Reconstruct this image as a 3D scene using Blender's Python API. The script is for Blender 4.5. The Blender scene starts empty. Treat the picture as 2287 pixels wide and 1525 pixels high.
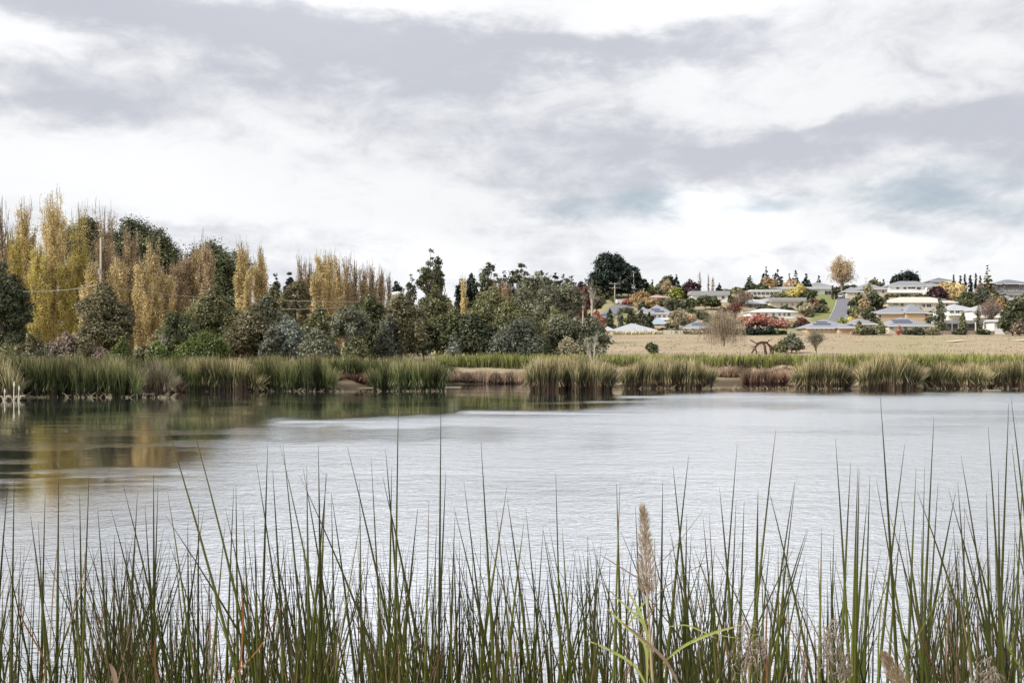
import bpy, math, random
import numpy as np
from mathutils import Vector
R = math.radians
C = bpy.context.scene.collection
scene = bpy.context.scene
rng = np.random.default_rng(7)
random.seed(7)
# ------------------------------------------------------------------ camera
F, HZ, CZ, CX = 2223.0, 795.0, 2.3, 1143.5       # focal length and horizon row of a 2287 px wide picture; eye height
cam = bpy.data.objects.new('camera', bpy.data.cameras.new('camera'))
C.objects.link(cam); scene.camera = cam
cam.location = (0, 0, CZ); cam.rotation_euler = (R(90), 0, 0)
cam.data.lens = 36.0*F/2287; cam.data.sensor_width = 36; cam.data.shift_y = (HZ-762.5)/2287
cam.data.clip_start = 0.1; cam.data.clip_end = 9000
scene.view_settings.view_transform = 'Standard'; scene.view_settings.look = 'None'
scene.view_settings.exposure = 0.22; scene.view_settings.gamma = 1
scene.render.resolution_x = 1024; scene.render.resolution_y = 682
# ------------------------------------------------------------------ world: sky behind a broken sheet of cloud
SUN_EL, SUN_AZ = R(40), R(-112)                    # azimuth clockwise from +Y
world = bpy.data.worlds.new('World'); scene.world = world; world.use_nodes = True
class NT:
    def __init__(s, nt): s.t = nt; s.N = nt.nodes; s.L = nt.links
    def n(s, typ, **kw):
        nd = s.N.new(typ)
        for k, v in kw.items(): setattr(nd, k, v)
        return nd
    def put(s, sock, v):
        if isinstance(v, bpy.types.NodeSocket): s.L.new(v, sock)
        elif v is not None: sock.default_value = v
    def m(s, op, a, b=None, c=None, clamp=False):
        nd = s.n('ShaderNodeMath', operation=op, use_clamp=clamp)
        for i, v in enumerate((a, b, c)):
            if v is not None: s.put(nd.inputs[i], v)
        return nd.outputs[0]
    def mix(s, f, a, b, blend='MIX'):
        nd = s.n('ShaderNodeMix', data_type='RGBA', blend_type=blend)
        s.put(nd.inputs[0], f)
        s.put(nd.inputs[6], a if isinstance(a, bpy.types.NodeSocket) else (*a, 1))
        s.put(nd.inputs[7], b if isinstance(b, bpy.types.NodeSocket) else (*b, 1))
        return nd.outputs[2]
    def ramp(s, f, stops):
        nd = s.n('ShaderNodeMapRange', interpolation_type='SMOOTHSTEP')
        s.put(nd.inputs[0], f); nd.inputs[1].default_value = stops[0]; nd.inputs[2].default_value = stops[1]
        nd.inputs[3].default_value = 0; nd.inputs[4].default_value = 1
        return nd.outputs[0]
    def noise(s, vec, scale, detail=4, rough=0.5, dist=0.0):
        nd = s.n('ShaderNodeTexNoise')
        if vec is not None: s.L.new(vec, nd.inputs['Vector'])
        nd.inputs['Scale'].default_value = scale; nd.inputs['Detail'].default_value = detail
        nd.inputs['Roughness'].default_value = rough; nd.inputs['Distortion'].default_value = dist
        return nd.outputs['Fac']
w = NT(world.node_tree)
w.N.clear()
out = w.n('ShaderNodeOutputWorld'); bg = w.n('ShaderNodeBackground'); w.L.new(bg.outputs[0], out.inputs[0])
sky = w.n('ShaderNodeTexSky', sky_type='NISHITA', sun_disc=False)
sky.sun_elevation = SUN_EL; sky.sun_rotation = SUN_AZ
tc = w.n('ShaderNodeTexCoord').outputs['Generated']
sx = w.n('ShaderNodeSeparateXYZ'); w.L.new(tc, sx.inputs[0])
X, Y, Z = sx.outputs
zp = w.m('ADD', w.m('MAXIMUM', Z, 0.0), 0.10)
cv = w.n('ShaderNodeCombineXYZ'); w.put(cv.inputs[0], w.m('DIVIDE', X, zp)); w.put(cv.inputs[1], w.m('DIVIDE', Y, zp))
n1 = w.noise(cv.outputs[0], 0.55, 6, 0.55, 0.25)
n2 = w.noise(cv.outputs[0], 2.1, 6, 0.6, 0.3)
az = w.m('ARCTAN2', X, Y); el = w.m('ARCSINE', Z)
cw = w.n('ShaderNodeCombineXYZ'); w.put(cw.inputs[0], w.m('MULTIPLY', az, 1.0)); w.put(cw.inputs[1], w.m('MULTIPLY', el, 2.6))
w1 = w.noise(cw.outputs[0], 5.0, 5, 0.55)
cw2 = w.n('ShaderNodeVectorMath', operation='ADD'); w.L.new(cw.outputs[0], cw2.inputs[0]); cw2.inputs[1].default_value = (7.3, 2.1, 0.4)
w2 = w.noise(cw2.outputs[0], 5.0, 5, 0.6)
cw3 = w.n('ShaderNodeCombineXYZ'); w.put(cw3.inputs[0], az); w.put(cw3.inputs[1], w.m('MULTIPLY', el, 1.9)); w.put(cw3.inputs[2], 3.7)
azw = w.m('ADD', az, w.m('MULTIPLY', w.m('SUBTRACT', w1, 0.5), 0.30))
elw = w.m('ADD', el, w.m('MULTIPLY', w.m('SUBTRACT', w2, 0.5), 0.13))
def blob(px, py, wx, wy, amp, acc):
    a = math.atan((px-CX)/F); e = math.atan((HZ-py)/F*math.cos(a))
    dx = w.m('DIVIDE', w.m('SUBTRACT', azw, a), wx/F); dy = w.m('DIVIDE', w.m('SUBTRACT', elw, e), wy/F)
    r = w.m('ADD', w.m('MULTIPLY', dx, dx), w.m('MULTIPLY', dy, dy))
    g = w.m('MULTIPLY', w.m('EXPONENT', w.m('MULTIPLY', r, -1.0)), amp)
    return g if acc is None else w.m('ADD', acc, g)
grey = None
for b in [(330, 10, 420, 60, .95), (130, 215, 260, 75, .75), (800, 130, 460, 70, 1.05), (1400, 115, 420, 34, .6), (1750, 320, 560, 55, .95),
          (1050, 300, 380, 60, .42), (2230, 150, 150, 150, .35), (420, 500, 200, 22, .4),(2300,310,200,60,.4),
          (1180, 420, 480, 70, .28), (1800, 400, 500, 60, .2), (620, 560, 300, 40, .25), (1560, 455, 90, 60, -.8), (250, 380, 420, 80, -.45), (80, 90, 160, 40, -.5), (2000, 200, 300, 40, -.3), (1300,30,500,30,-.2)]:
    grey = blob(*b, grey)
blue = None
for b in [(1260, 440, 260, 55, .45), (2120, 450, 330, 55, .8), (1440, 420, 120, 40, .5), (2250, 560, 260, 22, .3), (1660,475,120,30,.5)]:
    blue = blob(*b, blue)
tex = w.m('MULTIPLY', w.m('SUBTRACT', n2, 0.5), 0.5)
puff = w.m('MULTIPLY', w.m('SUBTRACT', w.noise(cw3.outputs[0], 7.5, 7, 0.58, .35), 0.5), 1.9)
tex2 = w.m('ADD', puff, w.m('MULTIPLY', w.m('SUBTRACT', w.noise(cw3.outputs[0], 19.0, 8, 0.6, .5), 0.5), 1.3))
gsum = w.m('ADD', w.m('ADD', w.m('ADD', grey, 0.12), w.m('MULTIPLY', w.m('SUBTRACT', n1, 0.45), 0.7)), w.m('ADD', tex, tex2))
gsum = w.m('SUBTRACT', w.m('ADD', gsum, 0.06), w.m('MULTIPLY', w.ramp(el, (.38, .62)), .75))
gm = w.ramp(gsum, (0.0, 1.2))
bm_ = w.ramp(w.m('ADD', blue, w.m('MULTIPLY', tex2, 0.55)), (0.12, 1.1))
ccol = w.mix(gm, (0.955, 0.965, 0.985), (0.60, 0.622, 0.69))
ccol = w.mix(bm_, ccol, (0.46, 0.55, 0.63))
lit = None                                         # brighter cloud breaks; the last two, above the view, added to brighten the water
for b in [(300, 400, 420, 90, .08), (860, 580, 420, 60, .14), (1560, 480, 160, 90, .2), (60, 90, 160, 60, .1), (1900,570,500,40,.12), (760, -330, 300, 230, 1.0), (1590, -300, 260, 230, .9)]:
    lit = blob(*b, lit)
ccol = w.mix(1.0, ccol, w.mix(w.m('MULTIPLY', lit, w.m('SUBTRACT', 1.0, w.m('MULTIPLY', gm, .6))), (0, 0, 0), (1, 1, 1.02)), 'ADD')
nish = w.mix(1.0, sky.outputs[0], (0.09, 0.09, 0.09), 'MULTIPLY')
gap = w.m('MULTIPLY', w.ramp(n2, (0.62, 0.85)), 0.25)
fin = w.mix(gap, ccol, nish)
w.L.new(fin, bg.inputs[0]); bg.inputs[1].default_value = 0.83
sun = bpy.data.objects.new('sun', bpy.data.lights.new('sun', 'SUN')); C.objects.link(sun)
sun.data.energy = 3.8; sun.data.angle = R(5); sun.data.color = (1, .955, .88)
sd = Vector((math.sin(SUN_AZ)*math.cos(SUN_EL), math.cos(SUN_AZ)*math.cos(SUN_EL), math.sin(SUN_EL)))
sun.rotation_euler = sd.to_track_quat('Z', 'Y').to_euler(); sun.location = (-60, -20, 60)

# ------------------------------------------------------------------ helpers
def tag(o, label=None, cat=None, group=None, kind=None):
    if label: o['label'] = label
    if cat: o['category'] = cat
    if group: o['group'] = group
    if kind: o['kind'] = kind
    return o
def empty(name, loc, rz=0.0):
    o = bpy.data.objects.new(name, None); C.objects.link(o); o.location = loc; o.rotation_euler = (0, 0, rz)
    o.empty_display_size = 0.2
    return o
def link(name, me, mat=None, parent=None):
    o = bpy.data.objects.new(name, me); C.objects.link(o)
    if mat is not None and not me.materials: me.materials.append(mat)
    if parent is not None: o.parent = parent
    return o
def mesh_np(name, verts, faces_flat, k, attrs=None, smooth=False):
    """verts (n,3); faces_flat (m,k) int"""
    me = bpy.data.meshes.new(name)
    verts = np.asarray(verts, dtype=np.float32); faces = np.asarray(faces_flat, dtype=np.int32)
    me.vertices.add(len(verts)); me.vertices.foreach_set('co', verts.ravel())
    me.loops.add(faces.size); me.loops.foreach_set('vertex_index', faces.ravel())
    me.polygons.add(len(faces)); me.polygons.foreach_set('loop_start', np.arange(len(faces), dtype=np.int32)*k)
    if smooth: me.polygons.foreach_set('use_smooth', np.ones(len(faces), dtype=bool))
    for an, av in (attrs or {}).items():
        a = me.attributes.new(an, 'FLOAT', 'POINT'); a.data.foreach_set('value', np.asarray(av, dtype=np.float32))
    me.update(calc_edges=True); me.validate()
    return me
class MB:
    """collects boxes, prisms and tubes into one mesh"""
    def __init__(s): s.v = []; s.f = []
    def add(s, vs, fs):
        b = len(s.v); s.v += [tuple(v) for v in vs]; s.f += [tuple(i+b for i in f) for f in fs]
    def box(s, x0, x1, y0, y1, z0, z1):
        s.add([(x0,y0,z0),(x1,y0,z0),(x1,y1,z0),(x0,y1,z0),(x0,y0,z1),(x1,y0,z1),(x1,y1,z1),(x0,y1,z1)],
              [(3,2,1,0),(4,5,6,7),(0,1,5,4),(1,2,6,5),(2,3,7,6),(3,0,4,7)])
    def tube(s, pts, rad, seg=6, cap=True):
        P = [Vector(p) for p in pts]; n = len(P); vs = []; fs = []
        for i, p in enumerate(P):
            t = (P[min(i+1, n-1)]-P[max(i-1, 0)]).normalized()
            u = t.cross(Vector((0.31, 0.95, 0.05)));
            if u.length < 0.1: u = t.cross(Vector((1, 0, 0)))
            u.normalize(); v = t.cross(u)
            r = rad[i] if isinstance(rad, (list, tuple)) else rad
            for k in range(seg):
                a = 2*math.pi*k/seg; vs.append(p+u*(r*math.cos(a))+v*(r*math.sin(a)))
        for i in range(n-1):
            for k in range(seg):
                k2 = (k+1) % seg; fs.append((i*seg+k, i*seg+k2, (i+1)*seg+k2, (i+1)*seg+k))
        if cap: fs.append(tuple(range(seg))[::-1]); fs.append(tuple((n-1)*seg+k for k in range(seg)))
        s.add(vs, fs)
    def build(s, name, mat, parent=None, smooth=False):
        me = bpy.data.meshes.new(name); me.from_pydata(s.v, [], s.f); me.update()
        if smooth:
            for p in me.polygons: p.use_smooth = True
        return link(name, me, mat, parent)
def wx(px, Yd): return (px-CX)/F*Yd
def wz(py, Yd): return CZ+(HZ-py)/F*Yd
def sstep(a, b, x):
    t = np.clip((x-a)/(b-a), 0, 1); return t*t*(3-2*t)
def lerp(a, b, t): return a+(b-a)*t
# smooth value noise for python-side shapes
_perm = np.random.default_rng(3).random((256, 256))
def vnoise(x, y):
    x = np.asarray(x, float); y = np.asarray(y, float)
    xi = np.floor(x).astype(int); yi = np.floor(y).astype(int); fx = x-xi; fy = y-yi
    fx = fx*fx*(3-2*fx); fy = fy*fy*(3-2*fy)
    g = lambda a, b: _perm[a % 256, b % 256]
    return (g(xi,yi)*(1-fx)+g(xi+1,yi)*fx)*(1-fy)+(g(xi,yi+1)*(1-fx)+g(xi+1,yi+1)*fx)*fy
def fbm(x, y, o=4):
    s = 0; a = .5
    for i in range(o): s = s+a*vnoise(x*2**i+17*i, y*2**i+5*i); a *= .5
    return s/(1-.5**o)
# ------------------------------------------------------------------ terrain shape
SHX = [-200, -60, -29, -22.8, -21.5, -12.3, -9.5, -6.2, -5.2, 9.6, 11, 15, 16, 23, 24.5, 28, 32, 200]
SHY = [52, 54, 58.5, 61, 66, 69, 72.5, 77, 82, 82, 79, 79, 81, 81, 76, 75, 75, 70]
def shore(x): return np.interp(x, SHX, SHY)+0.9*(vnoise(np.asarray(x)*.6, 3.0)-.5)
PR = ([60, 100, 150, 200, 280, 305, 350, 400, 450, 500, 560, 700, 1500, 3500],
      [1.0, 1.75, 3.75, 5.5, 8.3, 10.9, 16.5, 22.6, 29.6, 33.6, 34.6, 33, 25, 20])
PL = ([60, 100, 150, 250, 400, 500, 700, 1500, 3500], [.8, 1.5, 2.6, 7, 14, 18, 20, 15, 10])
def ground(x, y):
    x = np.asarray(x, float); y = np.asarray(y, float)
    yy = np.maximum(y, 1); t = sstep(0.03, 0.10, x/yy)
    far = np.interp(y, *PL)*(1-t)+np.interp(y, *PR)*t
    far = far+(fbm(x*.03, y*.03)-.5)*np.clip((y-90)/60, 0, 1)*1.6
    d = y-shore(x)
    bank = np.where(d < 0, np.maximum(-1.0, -.10+d*.35), -.10+np.minimum(d*.22, .9))
    zf = np.where(d < 3, bank, np.minimum(far, -.10+.66+(d-3)*.25))
    near = np.interp(y, [-400, -40, 0, 2.5, 4.6, 5.4, 9], [6, 2.2, .75, .6, .08, -.15, -1.0])
    z = np.where(y < 30, near, zf)
    side = sstep(90, 130, np.abs(x))                # pond ends to either side
    land = np.where(y < 30, np.maximum(near, 0.5), np.maximum(zf, 0.5))
    land = np.where(y < shore(x), np.minimum(np.maximum(land, .5), .9) if True else land, land)
    return z*(1-side)+np.maximum(z, land)*side
def gz(x, y): return float(ground(x, y))
# ------------------------------------------------------------------ materials
MATS = {}
def principled(name, build):
    if name in MATS: return MATS[name]
    m = bpy.data.materials.new(name); m.use_nodes = True; t = NT(m.node_tree)
    b = m.node_tree.nodes['Principled BSDF']; build(t, b); MATS[name] = m
    return m
def surf(name, col, rough=.7, var=.18, scale=3.0, bump=0.0, metal=0.0):
    def bld(t, b):
        co = t.n('ShaderNodeTexCoord').outputs['Object']
        n = t.noise(co, scale, 5, .6)
        c = t.mix(n, tuple(x*(1-var) for x in col), tuple(min(1, x*(1+var)) for x in col))
        t.L.new(c, b.inputs['Base Color']); b.inputs['Roughness'].default_value = rough; b.inputs['Metallic'].default_value = metal
        if bump:
            bp = t.n('ShaderNodeBump'); bp.inputs['Distance'].default_value = bump; t.L.new(n, bp.inputs['Height']); t.L.new(bp.outputs[0], b.inputs['Normal'])
    return principled(name, bld)
def foliage(name, ca, cb, trans=.3):
    """leaves: attribute rnd picks between two leaf colours, plus brightness scatter"""
    if name in MATS: return MATS[name]
    m = bpy.data.materials.new(name); m.use_nodes = True; t = NT(m.node_tree); t.N.clear()
    o = t.n('ShaderNodeOutputMaterial'); at = t.n('ShaderNodeAttribute', attribute_name='rnd')
    c = t.mix(at.outputs['Fac'], ca, cb)
    d = t.n('ShaderNodeBsdfDiffuse'); tr = t.n('ShaderNodeBsdfTranslucent'); g = t.n('ShaderNodeBsdfGlossy'); g.inputs['Roughness'].default_value = .45
    t.L.new(c, d.inputs[0]); t.L.new(c, tr.inputs[0]); g.inputs[0].default_value = (.8, .85, .8, 1)
    m1 = t.n('ShaderNodeMixShader'); m1.inputs[0].default_value = trans; t.L.new(d.outputs[0], m1.inputs[1]); t.L.new(tr.outputs[0], m1.inputs[2])
    m2 = t.n('ShaderNodeMixShader'); m2.inputs[0].default_value = .04; t.L.new(m1.outputs[0], m2.inputs[1]); t.L.new(g.outputs[0], m2.inputs[2])
    t.L.new(m2.outputs[0], o.inputs[0]); MATS[name] = m
    return m
def blades(name, stops):
    """reed blades: attribute h runs 0 at the root to 1 at the tip, rnd scatters"""
    if name in MATS: return MATS[name]
    m = bpy.data.materials.new(name); m.use_nodes = True; t = NT(m.node_tree); b = t.N['Principled BSDF']
    h = t.n('ShaderNodeAttribute', attribute_name='h').outputs['Fac']; r = t.n('ShaderNodeAttribute', attribute_name='rnd').outputs['Fac']
    cr = t.n('ShaderNodeValToRGB'); t.put(cr.inputs[0], t.m('ADD', h, t.m('MULTIPLY', t.m('SUBTRACT', r, .5), .25)))
    e = cr.color_ramp.elements
    while len(e) < len(stops): e.new(.5)
    for k, (p, c) in enumerate(stops): e[k].position = p; e[k].color = (*c, 1)
    sc = t.m('ADD', t.m('MULTIPLY', r, 1.45), .22)
    mm = t.n('ShaderNodeVectorMath', operation='SCALE'); t.L.new(cr.outputs[0], mm.inputs[0]); t.put(mm.inputs['Scale'], sc)
    t.L.new(mm.outputs[0], b.inputs['Base Color']); b.inputs['Roughness'].default_value = .5
    b.inputs['Specular IOR Level'].default_value = .3
    MATS[name] = m
    return m

# ------------------------------------------------------------------ ground sheet
def axis(pts):
    out = []
    for (a, b, n) in pts: out += list(np.linspace(a, b, n, endpoint=False))
    return np.array(out+[pts[-1][1]])
gx = axis([(-3000, -400, 22), (-400, -130, 40), (-130, 130, 200), (130, 330, 90), (330, 3000, 26)])
gy = axis([(-300, -20, 12), (-20, 12, 40), (12, 48, 12), (48, 110, 110), (110, 600, 170), (600, 3500, 30)])
GX, GY = np.meshgrid(gx, gy); GZ = ground(GX, GY)
nxv, nyv = len(gx), len(gy)
ii = (np.arange(nyv-1)[:, None]*nxv+np.arange(nxv-1)[None, :]).ravel()
quads = np.stack([ii, ii+1, ii+1+nxv, ii+nxv], 1)
# lawn attribute: mown green plots up on the housing hill
px_ = GX/np.maximum(GY, 1)*F+CX
lawn = sstep(285, 300, GY)*(px_ > 1250)*sstep(.60, .70, fbm(GX*.05+3, GY*.05))*.6
lawn = np.maximum(lawn, sstep(1640, 1655, px_)*(1-sstep(1745, 1760, px_))*sstep(258, 264, GY)*(1-sstep(285, 290, GY)))
lawn = np.maximum(lawn, sstep(1805, 1815, px_)*(1-sstep(1870, 1880, px_))*sstep(320, 330, GY))
lawn = np.maximum(lawn, .5*sstep(1290, 1300, px_)*(1-sstep(1420, 1430, px_))*sstep(320, 330, GY))
gme = mesh_np('ground', np.stack([GX.ravel(), GY.ravel(), GZ.ravel()], 1), quads, 4, {'lawn': lawn.ravel()}, True)
def gmat(t, b):
    co = t.n('ShaderNodeTexCoord').outputs['Object']; s = t.n('ShaderNodeSeparateXYZ'); t.L.new(co, s.inputs[0])
    st = t.n('ShaderNodeMapping'); t.L.new(co, st.inputs[0]); st.inputs['Scale'].default_value = (.35, 1.0, 1)
    n = t.noise(st.outputs[0], .14, 7, .7); n2 = t.noise(st.outputs[0], 1.2, 5, .7); n3 = t.noise(co, .03, 3, .5)
    c = t.mix(t.ramp(n, (.35, .65)), (.45, .335, .265), (.31, .27, .17))
    c = t.mix(t.m('MULTIPLY', t.ramp(n2, (.3, .75)), .7), c, (.27, .205, .14))
    c = t.mix(t.m('MULTIPLY', t.ramp(t.noise(st.outputs[0], .45, 5, .6), (.5, .7)), .7), c, (.27, .25, .14))
    c = t.mix(t.ramp(n3, (.48, .66)), c, (.30, .27, .15))
    lw = t.n('ShaderNodeAttribute', attribute_name='lawn').outputs['Fac']
    c = t.mix(lw, c, t.mix(n2, (.15, .165, .06), (.25, .255, .115)))
    mud = t.m('SUBTRACT', 1.0, t.ramp(s.outputs[2], (.15, .6)))
    c = t.mix(mud, c, (.10, .075, .05))
    t.L.new(c, b.inputs['Base Color']); b.inputs['Roughness'].default_value = .95; b.inputs['Specular IOR Level'].default_value = .1
    bp = t.n('ShaderNodeBump'); bp.inputs['Distance'].default_value = .15; t.L.new(n2, bp.inputs['Height']); t.L.new(bp.outputs[0], b.inputs['Normal'])
tag(link('ground', gme, principled('ground', gmat)), kind='structure')
# ------------------------------------------------------------------ water: calm under the far bank, ruffled in the middle
ys = np.concatenate([[4.0], CZ*F/np.linspace(1100, 52, 470)]); ys = ys[ys < 100]
us = np.linspace(-1.6, 1.6, 420)
WY = np.repeat(ys[:, None], len(us), 1); WX = us[None, :]*np.clip(WY, 30, 100)
WX = np.clip(WX, -128, 128)
ppx = WX/WY*F+CX; ppy = HZ+CZ*F/WY
edge = np.interp(ppx, [-600, 0, 250, 420, 520, 620, 980, 1060, 1150, 1300, 1500, 1900, 2000, 2600], [1235, 1220, 1190, 1130, 1010, 948, 931, 926, 927, 924, 884, 882, 881, 880])
soft = np.interp(ppx, [0, 420, 560, 700], [170, 150, 80, 14])
edge = edge+(fbm(ppx*.006, WY*.12)-.5)*np.interp(ppx, [0, 500, 700, 1400, 1500], [60, 30, 8, 5, 2])
rip = sstep(-1, 1, (ppy-edge)/soft)
gust = fbm(WX*.10+9, WY*.22, 4)
amp = rip*lerp(.6, 1.2, sstep(.35, .65, gust))
def patch(x0, x1, y0, y1, low):                     # smoother slicks inside the ruffled water
    global amp
    e = (fbm(ppx*.012+3, ppy*.05)-.5)*14
    m_ = sstep(x0-60, x0+60, ppx)*(1-sstep(x1-120, x1+60, ppx))*sstep(y0-5, y0+5, ppy+e)*(1-sstep(y1-8, y1+8, ppy+e))
    amp = amp*(1-m_*(1-low))
patch(560, 1200, 952, 985, .30); patch(1300, 1900, 893, 914, .35); patch(1300, 1420, 965, 1000, .5); patch(430, 900, 900, 930, .3)
def wake(x0, x1, yc, hw, k=.9):
    global amp
    g = np.exp(-((ppy-yc)/hw)**2)*sstep(x0-25, x0+25, ppx)*(1-sstep(x1-60, x1+60, ppx)); amp = np.maximum(amp, g*k)
wake(1040, 1520, 920+(ppx-1050)*.012, 3.0, 1.3); wake(1310, 1900, 917, 1.8); wake(1380, 2287, 886, 2.2); wake(620, 1000, 941, 3.0); wake(1320, 1500, 897, 1.2, .5)
amp = amp+.022+.10*sstep(.52, .7, fbm(WX*.25, WY*.6, 3))*(1-rip)
for (rx, ry) in []:
    amp = np.maximum(amp, .35*np.exp(-((np.hypot(ppx-rx, (ppy-ry)*5)-22)/6)**2))
n0 = len(us); ii = (np.arange(len(ys)-1)[:, None]*n0+np.arange(n0-1)[None, :]).ravel()
wme = mesh_np('water', np.stack([WX.ravel(), WY.ravel(), np.zeros(WX.size)], 1), np.stack([ii, ii+1, ii+1+n0, ii+n0], 1), 4, {'ripple': amp.ravel()}, True)
def water_mat():
    m = bpy.data.materials.new('pond_water'); m.use_nodes = True; t = NT(m.node_tree); t.N.clear()
    o = t.n('ShaderNodeOutputMaterial'); co = t.n('ShaderNodeTexCoord').outputs['Object']
    rp = t.n('ShaderNodeAttribute', attribute_name='ripple').outputs['Fac']
    mp = t.n('ShaderNodeMapping'); t.L.new(co, mp.inputs[0]); mp.inputs['Scale'].default_value = (.8, 1, 1); mp.inputs['Rotation'].default_value = (0, 0, R(7))
    h = t.m('ADD', t.noise(mp.outputs[0], 11.0, 4, .6, .3), t.m('ADD', t.m('MULTIPLY', t.noise(mp.outputs[0], 2.6, 2, .5), 1.1), t.m('MULTIPLY', t.noise(mp.outputs[0], .9, 2, .5), .9)))
    hh = t.m('MULTIPLY', h, t.m('MULTIPLY', rp, .029))
    bp = t.n('ShaderNodeBump'); bp.inputs['Distance'].default_value = 1.0; t.L.new(hh, bp.inputs['Height'])
    # wind waves show the viewer their steeper near faces: lean the mean normal with the ripple strength
    cb = t.n('ShaderNodeCombineXYZ'); t.put(cb.inputs[1], t.m('MULTIPLY', rp, -.07))
    va = t.n('ShaderNodeVectorMath', operation='ADD'); t.L.new(bp.outputs[0], va.inputs[0]); t.L.new(cb.outputs[0], va.inputs[1])
    vn = t.n('ShaderNodeVectorMath', operation='NORMALIZE'); t.L.new(va.outputs[0], vn.inputs[0])
    g = t.n('ShaderNodeBsdfGlossy'); g.inputs[0].default_value = (.945, .97, 1, 1)
    t.put(g.inputs['Roughness'], t.m('ADD', t.m('MULTIPLY', rp, .10), .02)); t.L.new(vn.outputs[0], g.inputs['Normal'])
    d = t.n('ShaderNodeBsdfDiffuse'); d.inputs[0].default_value = (.12, .125, .125, 1)
    lw = t.n('ShaderNodeFresnel'); lw.inputs[0].default_value = 1.33
    fr = t.m('MULTIPLY_ADD', t.m('POWER', lw.outputs[0], .18), 1.0, .18, clamp=True)
    fr = t.m('MINIMUM', fr, .97)
    mx = t.n('ShaderNodeMixShader'); t.put(mx.inputs[0], fr); t.L.new(d.outputs[0], mx.inputs[1]); t.L.new(g.outputs[0], mx.inputs[2])
    t.L.new(mx.outputs[0], o.inputs[0])
    return m
tag(link('water', wme, water_mat()), kind='structure')
# ------------------------------------------------------------------ leaves
def rand_unit(n):
    v = rng.normal(size=(n, 3)); return v/np.linalg.norm(v, axis=1, keepdims=True)
def leaf_mesh(name, cen, L, rnd, up=0.0, asp=.6, nrm=None):
    """diamond leaves of length L (array) at cen, long axis random, biased to +-z by up"""
    n = len(cen); a = rand_unit(n); a[:, 2] += up*np.where(rng.random(n) < .8, 1, -1) if up > 0 else 0
    if up < 0: a[:, 2] += up
    a /= np.linalg.norm(a, axis=1, keepdims=True)
    if nrm is not None:
        nn = nrm*.9+np.array([0, 0, .55])+rand_unit(n)*.75; nn /= np.linalg.norm(nn, axis=1, keepdims=True)
        a = a-nn*(a*nn).sum(1, keepdims=True); a /= np.linalg.norm(a, axis=1, keepdims=True)+1e-6; b = np.cross(a, nn)
    else: b = np.cross(a, rand_unit(n))
    b /= np.linalg.norm(b, axis=1, keepdims=True)+1e-6
    L = np.broadcast_to(np.asarray(L), (n,))[:, None]
    v = np.stack([cen-a*L*.5, cen+b*L*asp*.5, cen+a*L*.5, cen-b*L*asp*.5], 1).reshape(-1, 3)
    return mesh_np(name, v, np.arange(4*n).reshape(n, 4), 4, {'rnd': np.repeat(np.clip(rnd, 0, 1), 4)})
def tubes_mesh(name, paths, seg=5):
    mb = MB()
    for p, r in paths: mb.tube(p, r, seg, cap=False)
    me = bpy.data.meshes.new(name); me.from_pydata(mb.v, [], mb.f); me.update()
    for pl in me.polygons: pl.use_smooth = True
    return me
def clump_leaves(cc, cr, cover, L, flat=.8, shell=.5):
    """leaf centres scattered over clump balls"""
    la = .5*L*L*.55
    tot = []; rn = []; dd = []
    for c, r in zip(cc, cr):
        n = int(cover*math.pi*r*r/la)+3
        d = rand_unit(n); d[:, 2] = np.where(d[:, 2] < -.55, -d[:, 2], d[:, 2])
        rad = r*(shell+(1-shell)*rng.random(n)**.6)*(1+.26*rng.normal(size=n))
        q = d*rad[:, None]; q[:, 2] *= flat
        tot.append(c+q); dd.append(d); rn.append(np.clip(rng.random()*.7+rng.normal(size=n)*.22+.12, 0, 1))
    return np.concatenate(tot), np.concatenate(rn), np.concatenate(dd)
BARK = surf('bark_grey', (.16, .13, .105), .9, .35, 6)
BARKP = surf('bark_pale', (.42, .38, .32), .85, .2, 5)
BARKD = surf('bark_dark', (.07, .05, .04), .9, .3, 6)
FOL = {}
def F_(key, a, b, tr=.3): FOL[key] = foliage('leaves_'+key, a, b, tr)
F_('olive', (.065, .070, .028), (.30, .285, .13)); F_('dark', (.036, .047, .020), (.20, .21, .09)); F_('deep', (.026, .035, .017), (.15, .16, .078))
F_('blackgreen', (.007, .014, .012), (.038, .055, .040), .12); F_('brownolive', (.078, .068, .032), (.29, .255, .14)); F_('bright', (.040, .070, .014), (.240, .280, .070))
F_('silver', (.10, .12, .095), (.42, .45, .38)); F_('greyolive', (.085, .090, .055), (.32, .32, .215)); F_('bluedark', (.055, .062, .042), (.25, .255, .19))
F_('gold', (.52, .40, .18), (.93, .79, .46), .35); F_('yellow', (.46, .39, .11), (.90, .77, .30), .35); F_('tan', (.38, .28, .17), (.74, .58, .38), .3)
F_('pale', (.30, .26, .16), (.58, .52, .36), .35); F_('orange', (.32, .20, .10), (.56, .41, .22), .3); F_('red', (.32, .10, .08), (.62, .27, .20), .3)
F_('pinkred', (.42, .19, .15), (.68, .40, .32), .3); F_('purple', (.022, .010, .013), (.12, .05, .055)); F_('darkred', (.12, .045, .035), (.30, .14, .10)); F_('mauve', (.16, .12, .09), (.40, .30, .24))
F_('lime', (.15, .18, .03), (.46, .46, .13)); F_('lightolive', (.12, .13, .055), (.38, .36, .18))
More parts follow.
